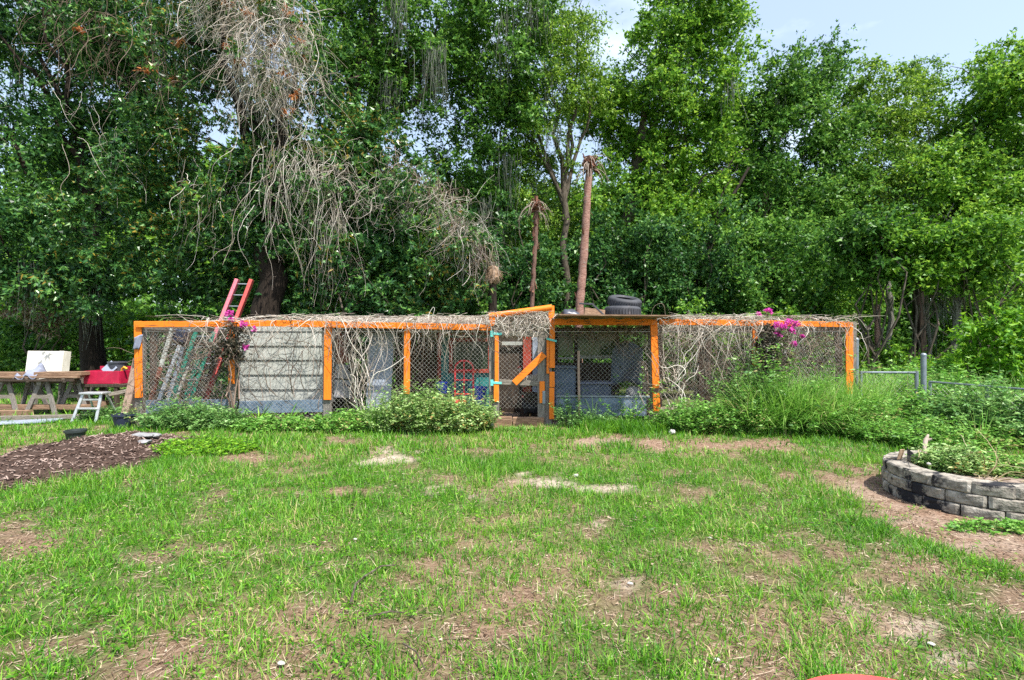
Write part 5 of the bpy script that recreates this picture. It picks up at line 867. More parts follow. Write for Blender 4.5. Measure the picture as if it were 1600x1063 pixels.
# ================================================================ weeds and flowering climbers by the run
def weed(name, label, c, rx, ry, hgt, nst, per, L, W, mat, seed, cat_='weeds', lean=0.35, stem_r=0.004, group=None, stem_mat='stem_green'):
    """clump of leafy stems rising from an oval of ground"""
    g = np.random.default_rng(seed); a = g.uniform(0, 6.283, nst); q = np.sqrt(g.random(nst)); x = c[0] + rx * q * np.cos(a); y = c[1] + ry * q * np.sin(a); hh = 1.3 * hgt * (1 - 0.5 * q ** 2) * g.uniform(0.55, 1.15, nst); P0 = np.stack([x, y, np.full(nst, -0.01)], 1); D0 = np.stack([np.cos(a) * q * lean, np.sin(a) * q * lean, np.ones(nst)], 1) + g.normal(0, 0.16, (nst, 3))
    Q = wander(P0, D0, hh * 1.1, 8, 0.10, 0.03, g); t = thing(name, label, cat_, Vector((c[0], c[1], 0)), group); V, F = strands(Q, np.full(nst, stem_r), 0.4); np_mesh('stems', V, F, M[stem_mat], t, False, 'stuff')
    m = nst * per; f = g.uniform(0.12, 1.0, (nst, per)); fi = f * 7; i0 = np.clip(fi.astype(int), 0, 6); fr = (fi - i0)[..., None]; ii = np.arange(nst)[:, None]; P = (Q[ii, i0] * (1 - fr) + Q[ii, i0 + 1] * fr).reshape(-1, 3); an = g.uniform(0, 6.283, m); D = np.stack([np.cos(an), np.sin(an), g.uniform(-0.25, 0.6, m)], 1); Nn = np.array([0, 0, 1.0]) + g.normal(0, 0.4, (m, 3))
    P = P + D * g.uniform(0.0, 0.03, m)[:, None]; V, F = (leaf_quads if c[1] < 8.0 or 'pale' in mat else leaf_tris)(P, D, Nn, L * g.uniform(0.5, 1.3, m), W * g.uniform(0.6, 1.2, m)); V[:, 2] = np.maximum(V[:, 2], 0.005); np_mesh('leaves', V, F, M[mat], t, False, 'stuff'); TRI['n'] += 2 * len(F) + 2 * nst * 21; return t
def grass_clump(name, label, c, rx, ry, hgt, n, wid, mat, seed, cat_='tall grass', segs=4, lean=(0.15, 1.1)):
    g = np.random.default_rng(seed); a = g.uniform(0, 6.283, n); q = np.sqrt(g.random(n)); P = np.stack([c[0] + rx * q * np.cos(a), c[1] + ry * q * np.sin(a), np.full(n, -0.01)], 1); V, F = blades(P, hgt * g.uniform(0.5, 1.2, n), wid * g.uniform(0.6, 1.3, n), g.uniform(0, 6.283, n), g.uniform(*lean, n), segs); o = np_mesh(name, V, F, M[mat], None, True); solo(o, label, cat_); TRI['n'] += 2 * len(F); return o
def W_(x, y): p = gp(x, y); return (p.x, p.y)
weed('ferny_weeds', 'dark ferny weeds below the ladders at the run corner', (X(285, 8.7), 8.72), 0.66, 0.26, 0.38, 320, 26, 0.055, 0.022, 'weed_dark', 1); weed('ferny_weeds', 'dark ferny weeds below the flower hung orange post', (X(335, 8.7), 8.7), 0.55, 0.3, 0.33, 240, 26, 0.055, 0.022, 'weed_dark', 2)
weed('leafy_weeds', 'low bright weeds before the clapboard shed', (X(445, 8.55), 8.55), 0.85, 0.32, 0.20, 340, 18, 0.06, 0.03, 'weed', 3); weed('leafy_weeds', 'bright weeds before the rust panels', (X(545, 8.6), 8.6), 0.65, 0.36, 0.27, 300, 18, 0.06, 0.03, 'weed', 4)
weed('bushy_weed', 'bushy pale leaved weed before the second orange post', (X(622, 8.5), 8.5), 0.45, 0.36, 0.52, 210, 30, 0.06, 0.034, 'weed_pale', 5); weed('bushy_weed', 'bushy pale leaved weed before the brown stand-in screen', (X(668, 8.5), 8.48), 0.42, 0.36, 0.62, 210, 32, 0.06, 0.034, 'weed_pale', 6); weed('bushy_weed', 'bushy pale leaved weed before the red hand truck', (X(718, 8.45), 8.5), 0.45, 0.36, 0.50, 210, 30, 0.06, 0.034, 'weed_pale', 7)
weed('leafy_weeds', 'small leafy weed at the foot of the gate hinge post', (X(757, 8.6), 8.6), 0.16, 0.12, 0.5, 34, 22, 0.055, 0.03, 'weed_pale', 8); weed('low_weeds', 'low weeds sprouting under the gate threshold', (X(812, 8.5), 8.5), 0.30, 0.08, 0.07, 50, 10, 0.04, 0.022, 'weed', 9)
weed('ferny_weeds', 'feathery green weed behind the wire left of the thin stake', (X(886, 8.85), 8.86), 0.16, 0.06, 0.62, 30, 44, 0.05, 0.014, 'weed_dark', 10); weed('ferny_weeds', 'dark weeds round the strap leaved plant', (X(925, 8.7), 8.74), 0.40, 0.10, 0.26, 130, 18, 0.05, 0.02, 'weed_dark', 11)
weed('tall_weed', 'tall thin leafy weed between strap plant and rocks', (X(978, 8.85), 8.88), 0.10, 0.05, 0.95, 12, 46, 0.06, 0.028, 'weed', 12)
grass_clump('grass_bank', 'bright grassy bank below the roofed bay', (X(985, 8.45), 8.5), 0.85, 0.34, 0.24, 3000, 0.011, 'grass', 13, segs=2)
weed('leafy_weeds', 'rounded green weeds right of the roofed bay', (X(1085, 8.5), 8.5), 0.6, 0.38, 0.42, 330, 22, 0.06, 0.028, 'weed', 14); weed('leafy_weeds', 'rounded green weeds below the vine woven wire', (X(1150, 8.4), 8.4), 0.6, 0.40, 0.45, 330, 22, 0.06, 0.026, 'weed', 15)
grass_clump('tall_grass_clump', 'tall arching grass below the magenta flowers', (X(1215, 8.3), 8.3), 0.6, 0.3, 0.95, 1500, 0.014, 'tall_grass', 16); grass_clump('tall_grass_clump', 'tall arching grass before the last bay of the run', (X(1285, 8.3), 8.3), 0.6, 0.3, 1.0, 1600, 0.014, 'tall_grass', 17)
weed('tall_weeds', 'tall bushy green weeds left of the magenta flowers', (X(1175, 8.7), 8.7), 0.35, 0.22, 1.0, 110, 40, 0.075, 0.028, 'weed_dark', 18); weed('tall_weeds', 'tall bushy green weeds under the magenta flowers', (X(1222, 8.65), 8.65), 0.4, 0.22, 1.15, 120, 40, 0.085, 0.024, 'weed', 19)
weed('leafy_weeds', 'dense green weeds at the foot of the last bay', (X(1270, 8.3), 8.3), 0.8, 0.42, 0.5, 430, 22, 0.065, 0.028, 'weed', 20); weed('leafy_weeds', 'dense green weeds round the right corner post', (X(1345, 8.25), 8.3), 0.6, 0.42, 0.5, 340, 22, 0.065, 0.028, 'weed', 21)
grass_clump('tall_grass_clump', 'tall seeding grass behind the wire gate', (X(1385, 9.6), 9.7), 0.85, 0.55, 0.95, 2800, 0.013, 'tall_grass', 22); grass_clump('tall_grass_clump', 'tall seeding grass right of the corner post', (X(1350, 8.75), 8.75), 0.32, 0.25, 0.95, 900, 0.013, 'tall_grass', 23)
grass_clump('tall_grass_clump', 'tall pale grass behind the right wire fence', (X(1500, 9.9), 9.9), 1.3, 0.8, 0.8, 3400, 0.014, 'tall_grass', 24)
weed('leafy_weeds', 'weeds crowding the wire gate', (X(1400, 8.4), 8.4), 0.6, 0.4, 0.46, 300, 24, 0.07, 0.034, 'weed', 25); weed('leafy_weeds', 'dense weeds climbing the fence beside the grey pipe', (X(1465, 8.2), 8.2), 0.6, 0.4, 0.55, 300, 26, 0.075, 0.04, 'weed', 26); weed('leafy_weeds', 'tall dark weeds on the fence at the right edge', (X(1555, 7.6), 7.6), 0.75, 0.55, 0.72, 380, 28, 0.08, 0.042, 'weed_dark', 27); weed('leafy_weeds', 'weeds on the fence past the right edge', (8.2, 6.6), 0.8, 0.6, 0.9, 300, 26, 0.08, 0.042, 'weed', 28)
weed('leafy_weeds', 'low weeds before the fence above the planter', (X(1480, 7.2), 7.2), 0.8, 0.5, 0.32, 360, 20, 0.065, 0.03, 'weed', 29); weed('leafy_weeds', 'low weeds at the lawn edge before the wire gate', (X(1390, 7.6), 7.65), 0.55, 0.4, 0.30, 300, 18, 0.06, 0.028, 'weed', 30)
weed('leafy_weeds', 'weedy growth along the fence before the wood', (X(1480, 9.2), 9.2), 0.9, 0.5, 0.8, 330, 26, 0.08, 0.04, 'weed', 31); weed('leafy_weeds', 'broad weed patch at the edge of the wood', (X(1440, 11.2), 11.2), 1.6, 0.9, 0.8, 420, 24, 0.10, 0.05, 'weed', 32); weed('leafy_weeds', 'broad weed patch in the wood at the right edge', (X(1560, 11.2), 11.6), 1.4, 0.9, 1.0, 380, 24, 0.11, 0.055, 'sapling', 33)
weed('low_weeds', 'creeping bright weeds right of the mulch heap', W_(310, 703), 0.8, 0.45, 0.13, 420, 10, 0.05, 0.03, 'sapling', 34); weed('low_weeds', 'small leafy weed on the path below the planter', W_(1555, 828), 0.34, 0.10, 0.06, 80, 9, 0.045, 0.026, 'weed', 35); weed('low_weeds', 'small sprig of weeds on the mulch heap', (X(50, 6.3), 6.3), 0.10, 0.08, 0.30, 20, 9, 0.06, 0.012, 'sapling', 36)
weed('low_weeds', 'shaded weeds round the navy pot and boards', (X(165, 9.6), 9.75), 0.5, 0.4, 0.2, 200, 14, 0.06, 0.026, 'weed_dark', 37); weed('leafy_weeds', 'dark weeds behind the lumber and red box', (X(160, 12.6), 12.8), 1.3, 0.5, 0.5, 260, 18, 0.08, 0.035, 'weed', 38)
# young leafy plants with rosettes before the clapboard
for i, (x, lab) in enumerate(((405, 'small rosette plant before the clapboard, left one'), (451, 'small rosette plant before the clapboard, right one'))): grass_clump('rosette_plant', lab, (X(x, 8.85), 8.85), 0.015, 0.015, 0.42, 26, 0.045, 'sapling', 50 + i, 'plant', 4, (0.3, 1.4))
# strap-leaved plant
g = np.random.default_rng(60); t = thing('strap_leaved_plant', 'pale strap leaved plant arching before the right bay wire', 'plant', (X(928, 8.8), 8.8, 0))
for i, (a, l, ln) in enumerate(((0.1, 1.25, 0.62), (3.0, 1.2, 0.60), (0.5, 0.9, 0.6), (2.6, 0.85, 0.6), (1.6, 0.25, 0.58), (1.2, 0.5, 0.6), (2.0, 0.45, 0.62), (4.4, 0.8, 0.4), (5.2, 0.9, 0.42), (0.0, 1.5, 0.40))):
    V, F = blades(np.array([[X(928, 8.8) + 0.02 * math.cos(a), 8.8 + 0.02 * math.sin(a), 0.0]]), np.array([ln]), np.array([0.05]), np.array([a]), np.array([l]), 8); np_mesh('leaf', V, F, M['yucca'], t, True)
def long_blades(label, x, y0, n, seed, h=0.5, name='reedy_blades'):
    p = (X(x, y0), y0); return grass_clump(name, label, p, 0.10, 0.05, h, n, 0.02, 'tall_grass', seed, 'grass', 5, (0.05, 0.5))
long_blades('few tall pale blades before the blue grey sheet', 580, 8.8, 12, 71, 0.62); long_blades('clump of green blades left of the bushy pale weeds', 588, 8.3, 120, 72, 0.35)
long_blades('bright green blades inside the bushy pale weeds', 664, 8.15, 70, 73, 0.45); long_blades('upright green blades on the right before the fence', 1532, 7.0, 16, 74, 0.55)
# flowering climbers
def climber(label, c, r, n, seed, blooms, stem):
    g = np.random.default_rng(seed); t = thing('flowering_climber', label, 'climber', Vector((stem[0], stem[1], 0)))
    cen, rad = crown_clumps(g, c, r, n, 0.20, 0.1); V, F = sprays(g, cen, rad, 13, 6, 0.05, 0.03); np_mesh('foliage', V, F, M['wine'], t, False, 'stuff'); mb = MB()
    for i in range(5): mb.tube(limb_path((stem[0] + g.normal(0, .05), stem[1], 0), cen[int(g.integers(len(cen)))], g, 8), list(np.linspace(0.016, 0.005, 8)), 5)
    mb.build('stems', M['vine_brown'], t, True)
    for (b, rb) in blooms: k = 4; cc = np.array(b) + g.normal(0, rb * 0.35, (k, 3)); V, F = sprays(g, cc, np.full(k, rb * 0.7), 6, 4, 0.04, 0.034, flat=1.0); np_mesh('flower_cluster', V, F, M['flower'], t)
YFl = YF - 0.12
climber('dark climber with few magenta blooms on the left orange post', C3(360, 540, YFl), (0.26, 0.07, 0.36), 24, 81, [(C3(357, 491, YFl), 0.07), (C3(378, 505.5, YFl - .03), 0.055), (C3(383, 543, YFl), 0.045), (C3(398, 514, YFl), 0.03), (C3(361, 498, YFl), 0.03)], (X(366, YFl), YFl))
climber('dark climber with large magenta blooms by the last bay', C3(1203, 550, YFl), (0.24, 0.08, 0.44), 34, 82, [(C3(1214, 507, YFl - .06), 0.07), (C3(1231, 504, YFl - .06), 0.075), (C3(1242, 505, YFl - .04), 0.05), (C3(1236, 517, YFl - .06), 0.07), (C3(1216, 520, YFl - .06), 0.06), (C3(1241, 536, YFl), 0.045), (C3(1252, 524, YFl), 0.03), (C3(1201, 486, YFl + .1), 0.055), (C3(1185, 491, YFl + .1), 0.03), (C3(1222, 511, YFl - .06), 0.05)], (X(1203, YFl), YFl))

# ================================================================ fence, gate and pipes on the right
fg = thing('wire_garden_gate', 'low wire gate with rusty pipe frame right of the run', 'gate', (X(1388, 8.95), 8.95, 0)); YQ = 8.95
MB().tube([px(1344, 582, YQ), px(1432, 582.5, YQ)], 0.02, 9).build('top_pipe', M['galv'], fg, True); MB().tube([px(1432, 580, YQ), (X(1432, YQ), YQ, 0.03)], 0.03, 9).build('side_pipe', M['galv'], fg, True); MB().tube([px(1345, 581, YQ), (X(1345, YQ), YQ, 0.03)], 0.026, 9).build('side_pipe', M['galv'], fg, True)
chain('wire_mesh', (X(1346, YQ), YQ), (X(1431, YQ), YQ), 0.05, Z(581, YQ), fg, 0.08)
for (x, y, Y_, r, lab) in ((1338, 530, 9.1, 0.038, 'grey steel pipe beside the right corner post'), (1443, 554, 8.75, 0.042, 'grey capped steel pipe right of the wire gate')):
    top = px(x, y, Y_); t = thing('steel_pipe', lab, 'pipe', (top.x, Y_, 0)); MB().tube([(top.x, Y_, -0.05), top], r, 14).build('shaft', M['galv'], t, True); MB().lathe([(r + .004, -.02), (r + .004, .0), (r * .7, .02), (0.0, .026)], top, 14).build('cap', M['galv'], t, True)
fe = thing('wire_fence', 'chain link fence with thin top rail running to the right edge', 'fence', (7.1, 8.3, 0)); A_, B_ = Vector((X(1452, 8.6), 8.6, 0)), Vector((X(1600, 7.2) + 0.1, 7.2, 0)); E_ = A_ + (B_ - A_) * 2.2; HZ = Vector((0, 0, 0.80))
MB().tube([A_ + HZ, B_ + HZ, E_ + HZ], 0.016, 8).build('top_rail', M['galv'], fe, True)
for f in (0.02, 0.62, 1.5): p = A_ + (B_ - A_) * f; MB().tube([p + Vector((0, 0.02, -.05)), p + HZ + Vector((0, 0.02, -.01))], 0.024, 8).build('post', M['galv'], fe, True)
chain('chain_link_panel', (A_.x, A_.y), (E_.x, E_.y), 0.05, 0.79, fe, 0.08)

# ================================================================ round block planter
pl = thing('block_planter', 'round raised planter of stained concrete blocks', 'planter', (PLC[0], PLC[1], 0)); HB = 0.103; NB = 17; bd = 0.17
def block_mesh(seed):
    g = random.Random(seed); wdt = 2 * math.pi * PLR / NB; bm = bmesh.new(); nx_ = 5; V_ = []
    prof = [(-0.5, 0.0), (-0.42, 0.014), (-0.2, 0.02), (0.2, 0.02), (0.42, 0.014), (0.5, 0.0)]
    for zz in (0.002, HB * 0.12, HB * 0.5, HB * 0.86, HB - 0.003):
        for (u, b) in prof: e = 0.010 if zz in (0.002, HB - 0.003) else 0.0; V_.append(bm.verts.new((u * (wdt - 0.007), -bd / 2 - b + e + g.uniform(-.006, .006), zz + (g.uniform(-.002, .002)))))
    k = len(prof); Bk = [bm.verts.new((u * (wdt - 0.007) * 0.80, bd / 2, zz)) for zz in (0.002, HB - 0.003) for (u, b) in prof]
    for j in range(4):
        for i in range(k - 1): bm.faces.new([V_[j * k + i], V_[j * k + i + 1], V_[(j + 1) * k + i + 1], V_[(j + 1) * k + i]])
    for i in range(k - 1):
        bm.faces.new([V_[4 * k + i], V_[4 * k + i + 1], Bk[k + i + 1], Bk[k + i]]); bm.faces.new([Bk[i], Bk[i + 1], V_[i + 1], V_[i]]); bm.faces.new([Bk[k + i], Bk[k + i + 1], Bk[i + 1], Bk[i]])
    bm.faces.new([V_[j * k] for j in range(5)] + [Bk[k], Bk[0]]); bm.faces.new([Bk[k - 1], Bk[2 * k - 1]] + [V_[j * k + k - 1] for j in reversed(range(5))])
    bmesh.ops.recalc_face_normals(bm, faces=bm.faces); me = bpy.data.meshes.new('block'); bm.to_mesh(me); bm.free(); me.materials.append(M['concrete']); return me
BMs = [block_mesh(s) for s in range(5)]
for row in range(3):
    for k in range(NB):
        a = (k + 0.5 * (row % 2) + 0.13 * row) / NB * 2 * math.pi; o = bpy.data.objects.new('block', rnd.choice(BMs)); C.objects.link(o); o.parent = pl; rr = PLR - bd / 2 - 0.008 * row + rnd.uniform(-0.008, 0.008); o.location = (rr * math.sin(a), -rr * math.cos(a), row * HB - 0.012 + rnd.uniform(0, 0.003)); o.rotation_euler = (rnd.uniform(-.02, .02), rnd.uniform(-.012, .012), a + rnd.uniform(-.03, .03))
MB().lathe([(0.0, 0.24), (0.3, 0.25), (PLR - 0.12, 0.225)], (PLC[0], PLC[1], 0), 28).build('soil', M['earth'], pl, True)
g = np.random.default_rng(90)
def planter_weeds(label, cx, cy, rx, ry, h, n, mat, seed, L=0.05, Wd=0.024):
    t = weed('planter_weeds', label, (cx, cy), rx, ry, h, n, 16, L, Wd, mat, seed)
    for o in t.children: o.location.z += 0.23
planter_weeds('pale trailing weeds in the planter near its left rim', 4.30, 4.98, 0.28, 0.26, 0.20, 280, 'weed_pale', 91); planter_weeds('green weeds in the middle of the round planter', 4.58, 5.05, 0.34, 0.30, 0.17, 300, 'weed', 92); planter_weeds('yellowish weeds near the right rim of the planter', 4.74, 4.78, 0.22, 0.22, 0.11, 170, 'weed_pale', 93)
n = 60; P0 = np.stack([PLC[0] + g.uniform(-.4, .45, n), PLC[1] + g.uniform(-.42, .4, n), np.full(n, 0.27)], 1); V, F = strands(wander(P0, g.normal(0, 1, (n, 3)) * np.array([1, 1, .3]) + np.array([0, 0, .35]), g.uniform(.25, .6, n), 10, .22, .1, g), g.uniform(.003, .006, n), .5); V[:, 2] = np.maximum(V[:, 2], 0.235); o = np_mesh('trailing_stems', V, F, M['straw']); solo(o, 'straw coloured trailing stems lying over the planter weeds', 'stems')
pc = np.array([3.93, 5.17])   # bits on the left rim
t = thing('metal_bracket', 'pale angled metal bracket lying on the planter rim', 'bracket', (pc[0], pc[1], 0.3)); mb = MB(); cv = [Vector((pc[0] + 0.02 + 0.14 * u, pc[1] - 0.05 - 0.06 * u, 0.295)) for u in np.linspace(0, 1, 7)]
for i, c in enumerate(cv): u = i / 6; mb.v += [c, c + Vector((0, 0, 0.11 * (1 - u) ** 1.6 + 0.02)), c + Vector((0.006, 0.008, 0.11 * (1 - u) ** 1.6 + 0.02)), c + Vector((0.006, 0.008, 0))]
for i in range(6):
    for j in range(4): k = i * 4; mb.f.append([k + j, k + (j + 1) % 4, k + 4 + (j + 1) % 4, k + 4 + j])
mb.f += [[0, 1, 2, 3], [27, 26, 25, 24]]; mb.build('curved_plate', M['concrete'], t); MB().box((pc[0] - 0.02, pc[1] - 0.02, 0.35), (0.09, 0.008, 0.11), (0.25, 0.05, 0.5)).build('flat_plate', M['fibre'], t, False, 0.003)
g = np.random.default_rng(94); q = [Vector((pc[0] + 0.22, pc[1] - 0.02, 0.33)), Vector((pc[0] + 0.26, pc[1] + 0.03, 0.40)), Vector((pc[0] + 0.31, pc[1] + 0.08, 0.47)), Vector((pc[0] + 0.37, pc[1] + 0.12, 0.52))]
mb = MB().tube(q, [0.026, 0.018, 0.022, 0.010], 9); mb.tube([q[2], q[2] + Vector((0.05, -.02, 0.02))], [0.016, 0.01], 7); o = mb.build('bleached_wood', M['frond'], None, True); solo(o, 'knobbly bleached wood piece beside the metal bracket', 'driftwood')
rock('white_pebble', (pc[0] + 0.06, pc[1] - 0.27, 0.315), (0.022, 0.018, 0.014), 12, 'white_paint', 'small white pebble on the planter rim', 'pebble'); rock('white_pebble', (4.78, 4.55, 0.27), (0.035, 0.03, 0.025), 13, 'stone', 'pale pebble among the weeds at the right of the planter', 'pebble')
rock('white_lump', (X(1050, 8.1), 8.1, 0.05), (0.055, 0.04, 0.045), 14, 'white_paint', 'crumpled white lump on the lawn before the grassy bank', 'lump')
for i, (u, v, s) in enumerate(((1110, 843, .012), (985, 915, .016), (1455, 1010, .014), (440, 1040, .014), (555, 845, .011), (900, 745, .03), (1120, 1035, .012))):
    p = gp(u, v); rock('pale_stone', (p.x, p.y, 0.012), (s * 1.4, s, s * .6), 20 + i, 'white_paint', ['tiny pale stone in the mid lawn grass, right of centre', 'pale stone on a bare patch right of centre', 'pale stone in the near grass at right', 'pale stone near the bottom edge, left of centre', 'tiny pale stone in the middle of the left lawn', 'pale flat stone on the sandy strip before the gate', 'tiny pale stone near the bottom, right of centre'][i], 'stone')

# ================================================================ work area on the left
def plank(label, a, b, w, t, mat, cat_='board', name='loose_board', up=(0, 0, 1), bow=0.0):
    o = MB().bar(a, b, w, t, up, bow, 6 if bow else 1).build(name, M[mat], None, False, 0.004); solo(o, label, cat_); return o
YSW = 10.6
def sawhorse(label, x, Y_):
    ht_ = Z(590, Y_); t = thing('sawhorse', label, 'sawhorse', (X(x, Y_), Y_, 0), 'sawhorses carrying the boards'); MB().bar((X(x, Y_), Y_ - 0.4, ht_ - 0.06), (X(x, Y_), Y_ + 0.4, ht_ - 0.06), 0.09, 0.11, (0, 0, 1)).build('beam', M['grey_wood_h'], t, False, 0.004)
    for sx in (-1, 1):
        for sy in (-1, 1): MB().bar((X(x, Y_) + sx * 0.30, Y_ + sy * 0.36, 0.0), (X(x, Y_) + sx * 0.05, Y_ + sy * 0.28, ht_ - 0.04), 0.085, 0.035, (0, -1, 0)).build('leg', M['grey_wood_v'], t, False, 0.003)
    for sy in (-1, 1): MB().bar((X(x, Y_) - 0.17, Y_ + sy * 0.325, ht_ * 0.5), (X(x, Y_) + 0.17, Y_ + sy * 0.325, ht_ * 0.5), 0.07, 0.02, (0, -1, 0)).build('brace', M['grey_wood_h'], t)
sawhorse('weathered sawhorse nearest the left edge under the boards', 30, YSW); sawhorse('weathered sawhorse under the middle of the boards', 88, YSW); sawhorse('dark sawhorse beside the red box under the board ends', 136, YSW + 0.2)
zt = Z(590, YSW)
plank('long brown board lying foremost on the sawhorses', (X(-60, YSW), YSW - 0.32, zt + 0.03), (X(146, YSW), YSW - 0.30, zt + 0.035), 0.20, 0.045, 'brown_wood_h'); plank('long grey board lying behind the foremost on the sawhorses', (X(-70, YSW), YSW - 0.05, zt + 0.03), (X(128, YSW), YSW - 0.07, zt + 0.03), 0.2, 0.045, 'grey_wood_h'); plank('brown board at the back of the sawhorses', (X(-50, YSW), YSW + 0.2, zt + 0.03), (X(150, YSW), YSW + 0.22, zt + 0.03), 0.18, 0.045, 'brown_wood_h')
plank('upper tan board stacked across the sawhorse boards', (X(78, YSW), YSW - 0.25, zt + 0.095), (X(148, YSW), YSW - 0.22, zt + 0.10), 0.24, 0.075, 'brown_wood_h'); plank('upper brown board stacked at the left edge', (X(-60, YSW), YSW - 0.18, zt + 0.09), (X(58, YSW), YSW - 0.2, zt + 0.09), 0.22, 0.07, 'brown_wood_h')
plank('dark joist slung under the sawhorse tops', (X(-60, YSW), YSW - 0.40, zt - 0.03), (X(142, YSW), YSW - 0.42, zt - 0.03), 0.05, 0.04, 'dark_wood')
# low boards and sheet on the ground
YLB = 10.3
plank('long brown board low across the sawhorse feet', (X(-60, YLB), YLB, 0.16), (X(148, YLB), YLB + 0.1, 0.14), 0.12, 0.09, 'brown_wood_h'); plank('short tan board end beside the step stool', (X(105, YLB), YLB + 0.3, 0.16), (X(147, YLB), YLB + 0.34, 0.16), 0.1, 0.16, 'brown_wood_h'); plank('tan beam on the grass at the left edge', (X(-60, YLB), YLB - 0.2, 0.06), (X(62, YLB), YLB - 0.2, 0.06), 0.14, 0.11, 'brown_wood_h')
plank('grey rail lying on the grass near the left edge', (X(-60, 9.4), 9.3, 0.06), (X(118, 9.4), 9.75, 0.05), 0.08, 0.08, 'grey_wood_h')
o = MB().bar((X(-50, 8.9), 8.9, 0.035), (X(78, 9.2), 9.4, 0.03), 0.34, 0.03, (0, 0, 1)).build('metal_sheet', M['blue_sheet'], None, False, 0.003); solo(o, 'pale grey sheet lying on the grass at the left edge', 'sheet')
# cream board panel
t = thing('cream_panel', 'large cream board standing on edge behind the sawhorse boards', 'panel', (X(70, 11.3), 11.3, 0)); MB().bar((X(66, 11.3), 11.28, zt - 0.1), (X(66.5, 11.3), 11.36, Z(549, 11.3)), X(93, 11.3) - X(42, 11.3), 0.05, (0, -1, 0)).build('face', M['cream'], t, False, 0.005); MB().bar((X(93.5, 11.3), 11.36, zt - 0.1), (X(93.5, 11.3), 11.44, Z(549.5, 11.3)), 0.10, 0.2, (0, -1, 0)).build('edge_strip', M['cream'], t, False, 0.005)
for (x, dx) in ((48, 0), (88, 0)): MB().bar((X(x, 11.3), 11.40, 0.0), (X(x, 11.3), 11.42, zt - 0.05), 0.07, 0.05).build('support', M['grey_wood_v'], t)
# rag on the boards
g = np.random.default_rng(95); mb = MB()
for j in range(7):
    for i in range(10):
        u, v = i / 9, j / 6; mb.v.append(Vector((X(50 + 34 * u, YSW), YSW - 0.42 + 0.3 * v, zt + 0.10 + 0.02 * g.random() + 0.17 * math.exp(-((u - .65) / .25) ** 2) * (0.35 + 0.65 * v) + 0.04 * math.sin(u * 13 + v * 5) - (0.12 * (1 - v) ** 3))))
for j in range(6):
    for i in range(9): k = j * 10 + i; mb.f.append([k, k + 1, k + 11, k + 10])
o = mb.build('crumpled_rag', M['cloth'], None, True); md = o.modifiers.new('thick', 'SOLIDIFY'); md.thickness = 0.008; solo(o, 'crumpled grey rag on the sawhorse boards before the cream board', 'rag')
# crimson box with odds and ends
YRB = 10.5; bx0, bx1, bz0, bz1 = X(131, YRB), X(187, YRB), Z(600, YRB), Z(580, YRB); t = thing('red_box', 'open crimson box heaped with black and yellow odds and ends', 'box', ((bx0 + bx1) / 2, YRB, bz0)); cxm = (bx0 + bx1) / 2; wd = bx1 - bx0
MB().box((cxm, YRB, (bz0 + bz1) / 2), (wd, 0.025, bz1 - bz0)).build('front_panel', M['crimson'], t, False, 0.004); MB().box((cxm, YRB + 0.42, (bz0 + bz1) / 2 + 0.04), (wd, 0.025, bz1 - bz0 + 0.08)).build('back_panel', M['crimson'], t, False, 0.004)
for x_ in (bx0 + 0.013, bx1 - 0.013): MB().box((x_, YRB + 0.21, (bz0 + bz1) / 2), (0.025, 0.39, bz1 - bz0)).build('side_panel', M['crimson'], t, False, 0.004)
MB().box((cxm, YRB + 0.21, bz0 + 0.014), (wd - 0.06, 0.38, 0.02)).build('floor_panel', M['dark_wood'], t)
tb = thing('work_stand', 'dark low stand under the crimson box', 'stand', (cxm, YRB + 0.2, 0)); MB().box((cxm + 0.05, YRB + 0.2, bz0 - 0.035), (wd + 0.15, 0.5, 0.06)).build('top', M['dark_wood'], tb, False, 0.005)
for sx in (-1, 1):
    for sy in (-1, 1): MB().bar((cxm + sx * wd * 0.42, YRB + 0.2 + sy * 0.2, 0), (cxm + sx * wd * 0.42, YRB + 0.2 + sy * 0.2, bz0 - 0.065), 0.07, 0.07).build('leg', M['dark_wood'], tb)
tub('black_bucket', (X(172, YRB), YRB + 0.2, bz0 + 0.03), 0.13, 0.16, 0.42, 'tarp', 'black bucket standing in the crimson box', 'bucket')
o = MB().bar((X(160, YRB), YRB + 0.05, bz0 + 0.22), (X(174, YRB), YRB + 0.08, bz0 + 0.40), 0.22, 0.012, (0, -1, 0.3)).build('blue_plate', M['blue_sheet'], None, False, 0.003); solo(o, 'blue grey plate leaning in the crimson box', 'plate')
o = MB().tube([(X(181, YRB), YRB + 0.12, bz0 + 0.1), (X(184, YRB), YRB + 0.12, bz0 + 0.30), (X(188, YRB), YRB + 0.10, bz0 + 0.34), (X(193, YRB), YRB + 0.1, bz0 + 0.30)], 0.022, 8).build('yellow_tool', M['yellow'], None, True); solo(o, 'yellow bent tool handle in the crimson box', 'tool')
plank('grey rail running from the step stool to the run', (X(165, 9.9), 9.9, Z(618, 9.9)), (X(203, 10.2), 10.2, Z(610, 10.2)), 0.07, 0.04, 'grey_wood_h', up=(0, -1, 0))
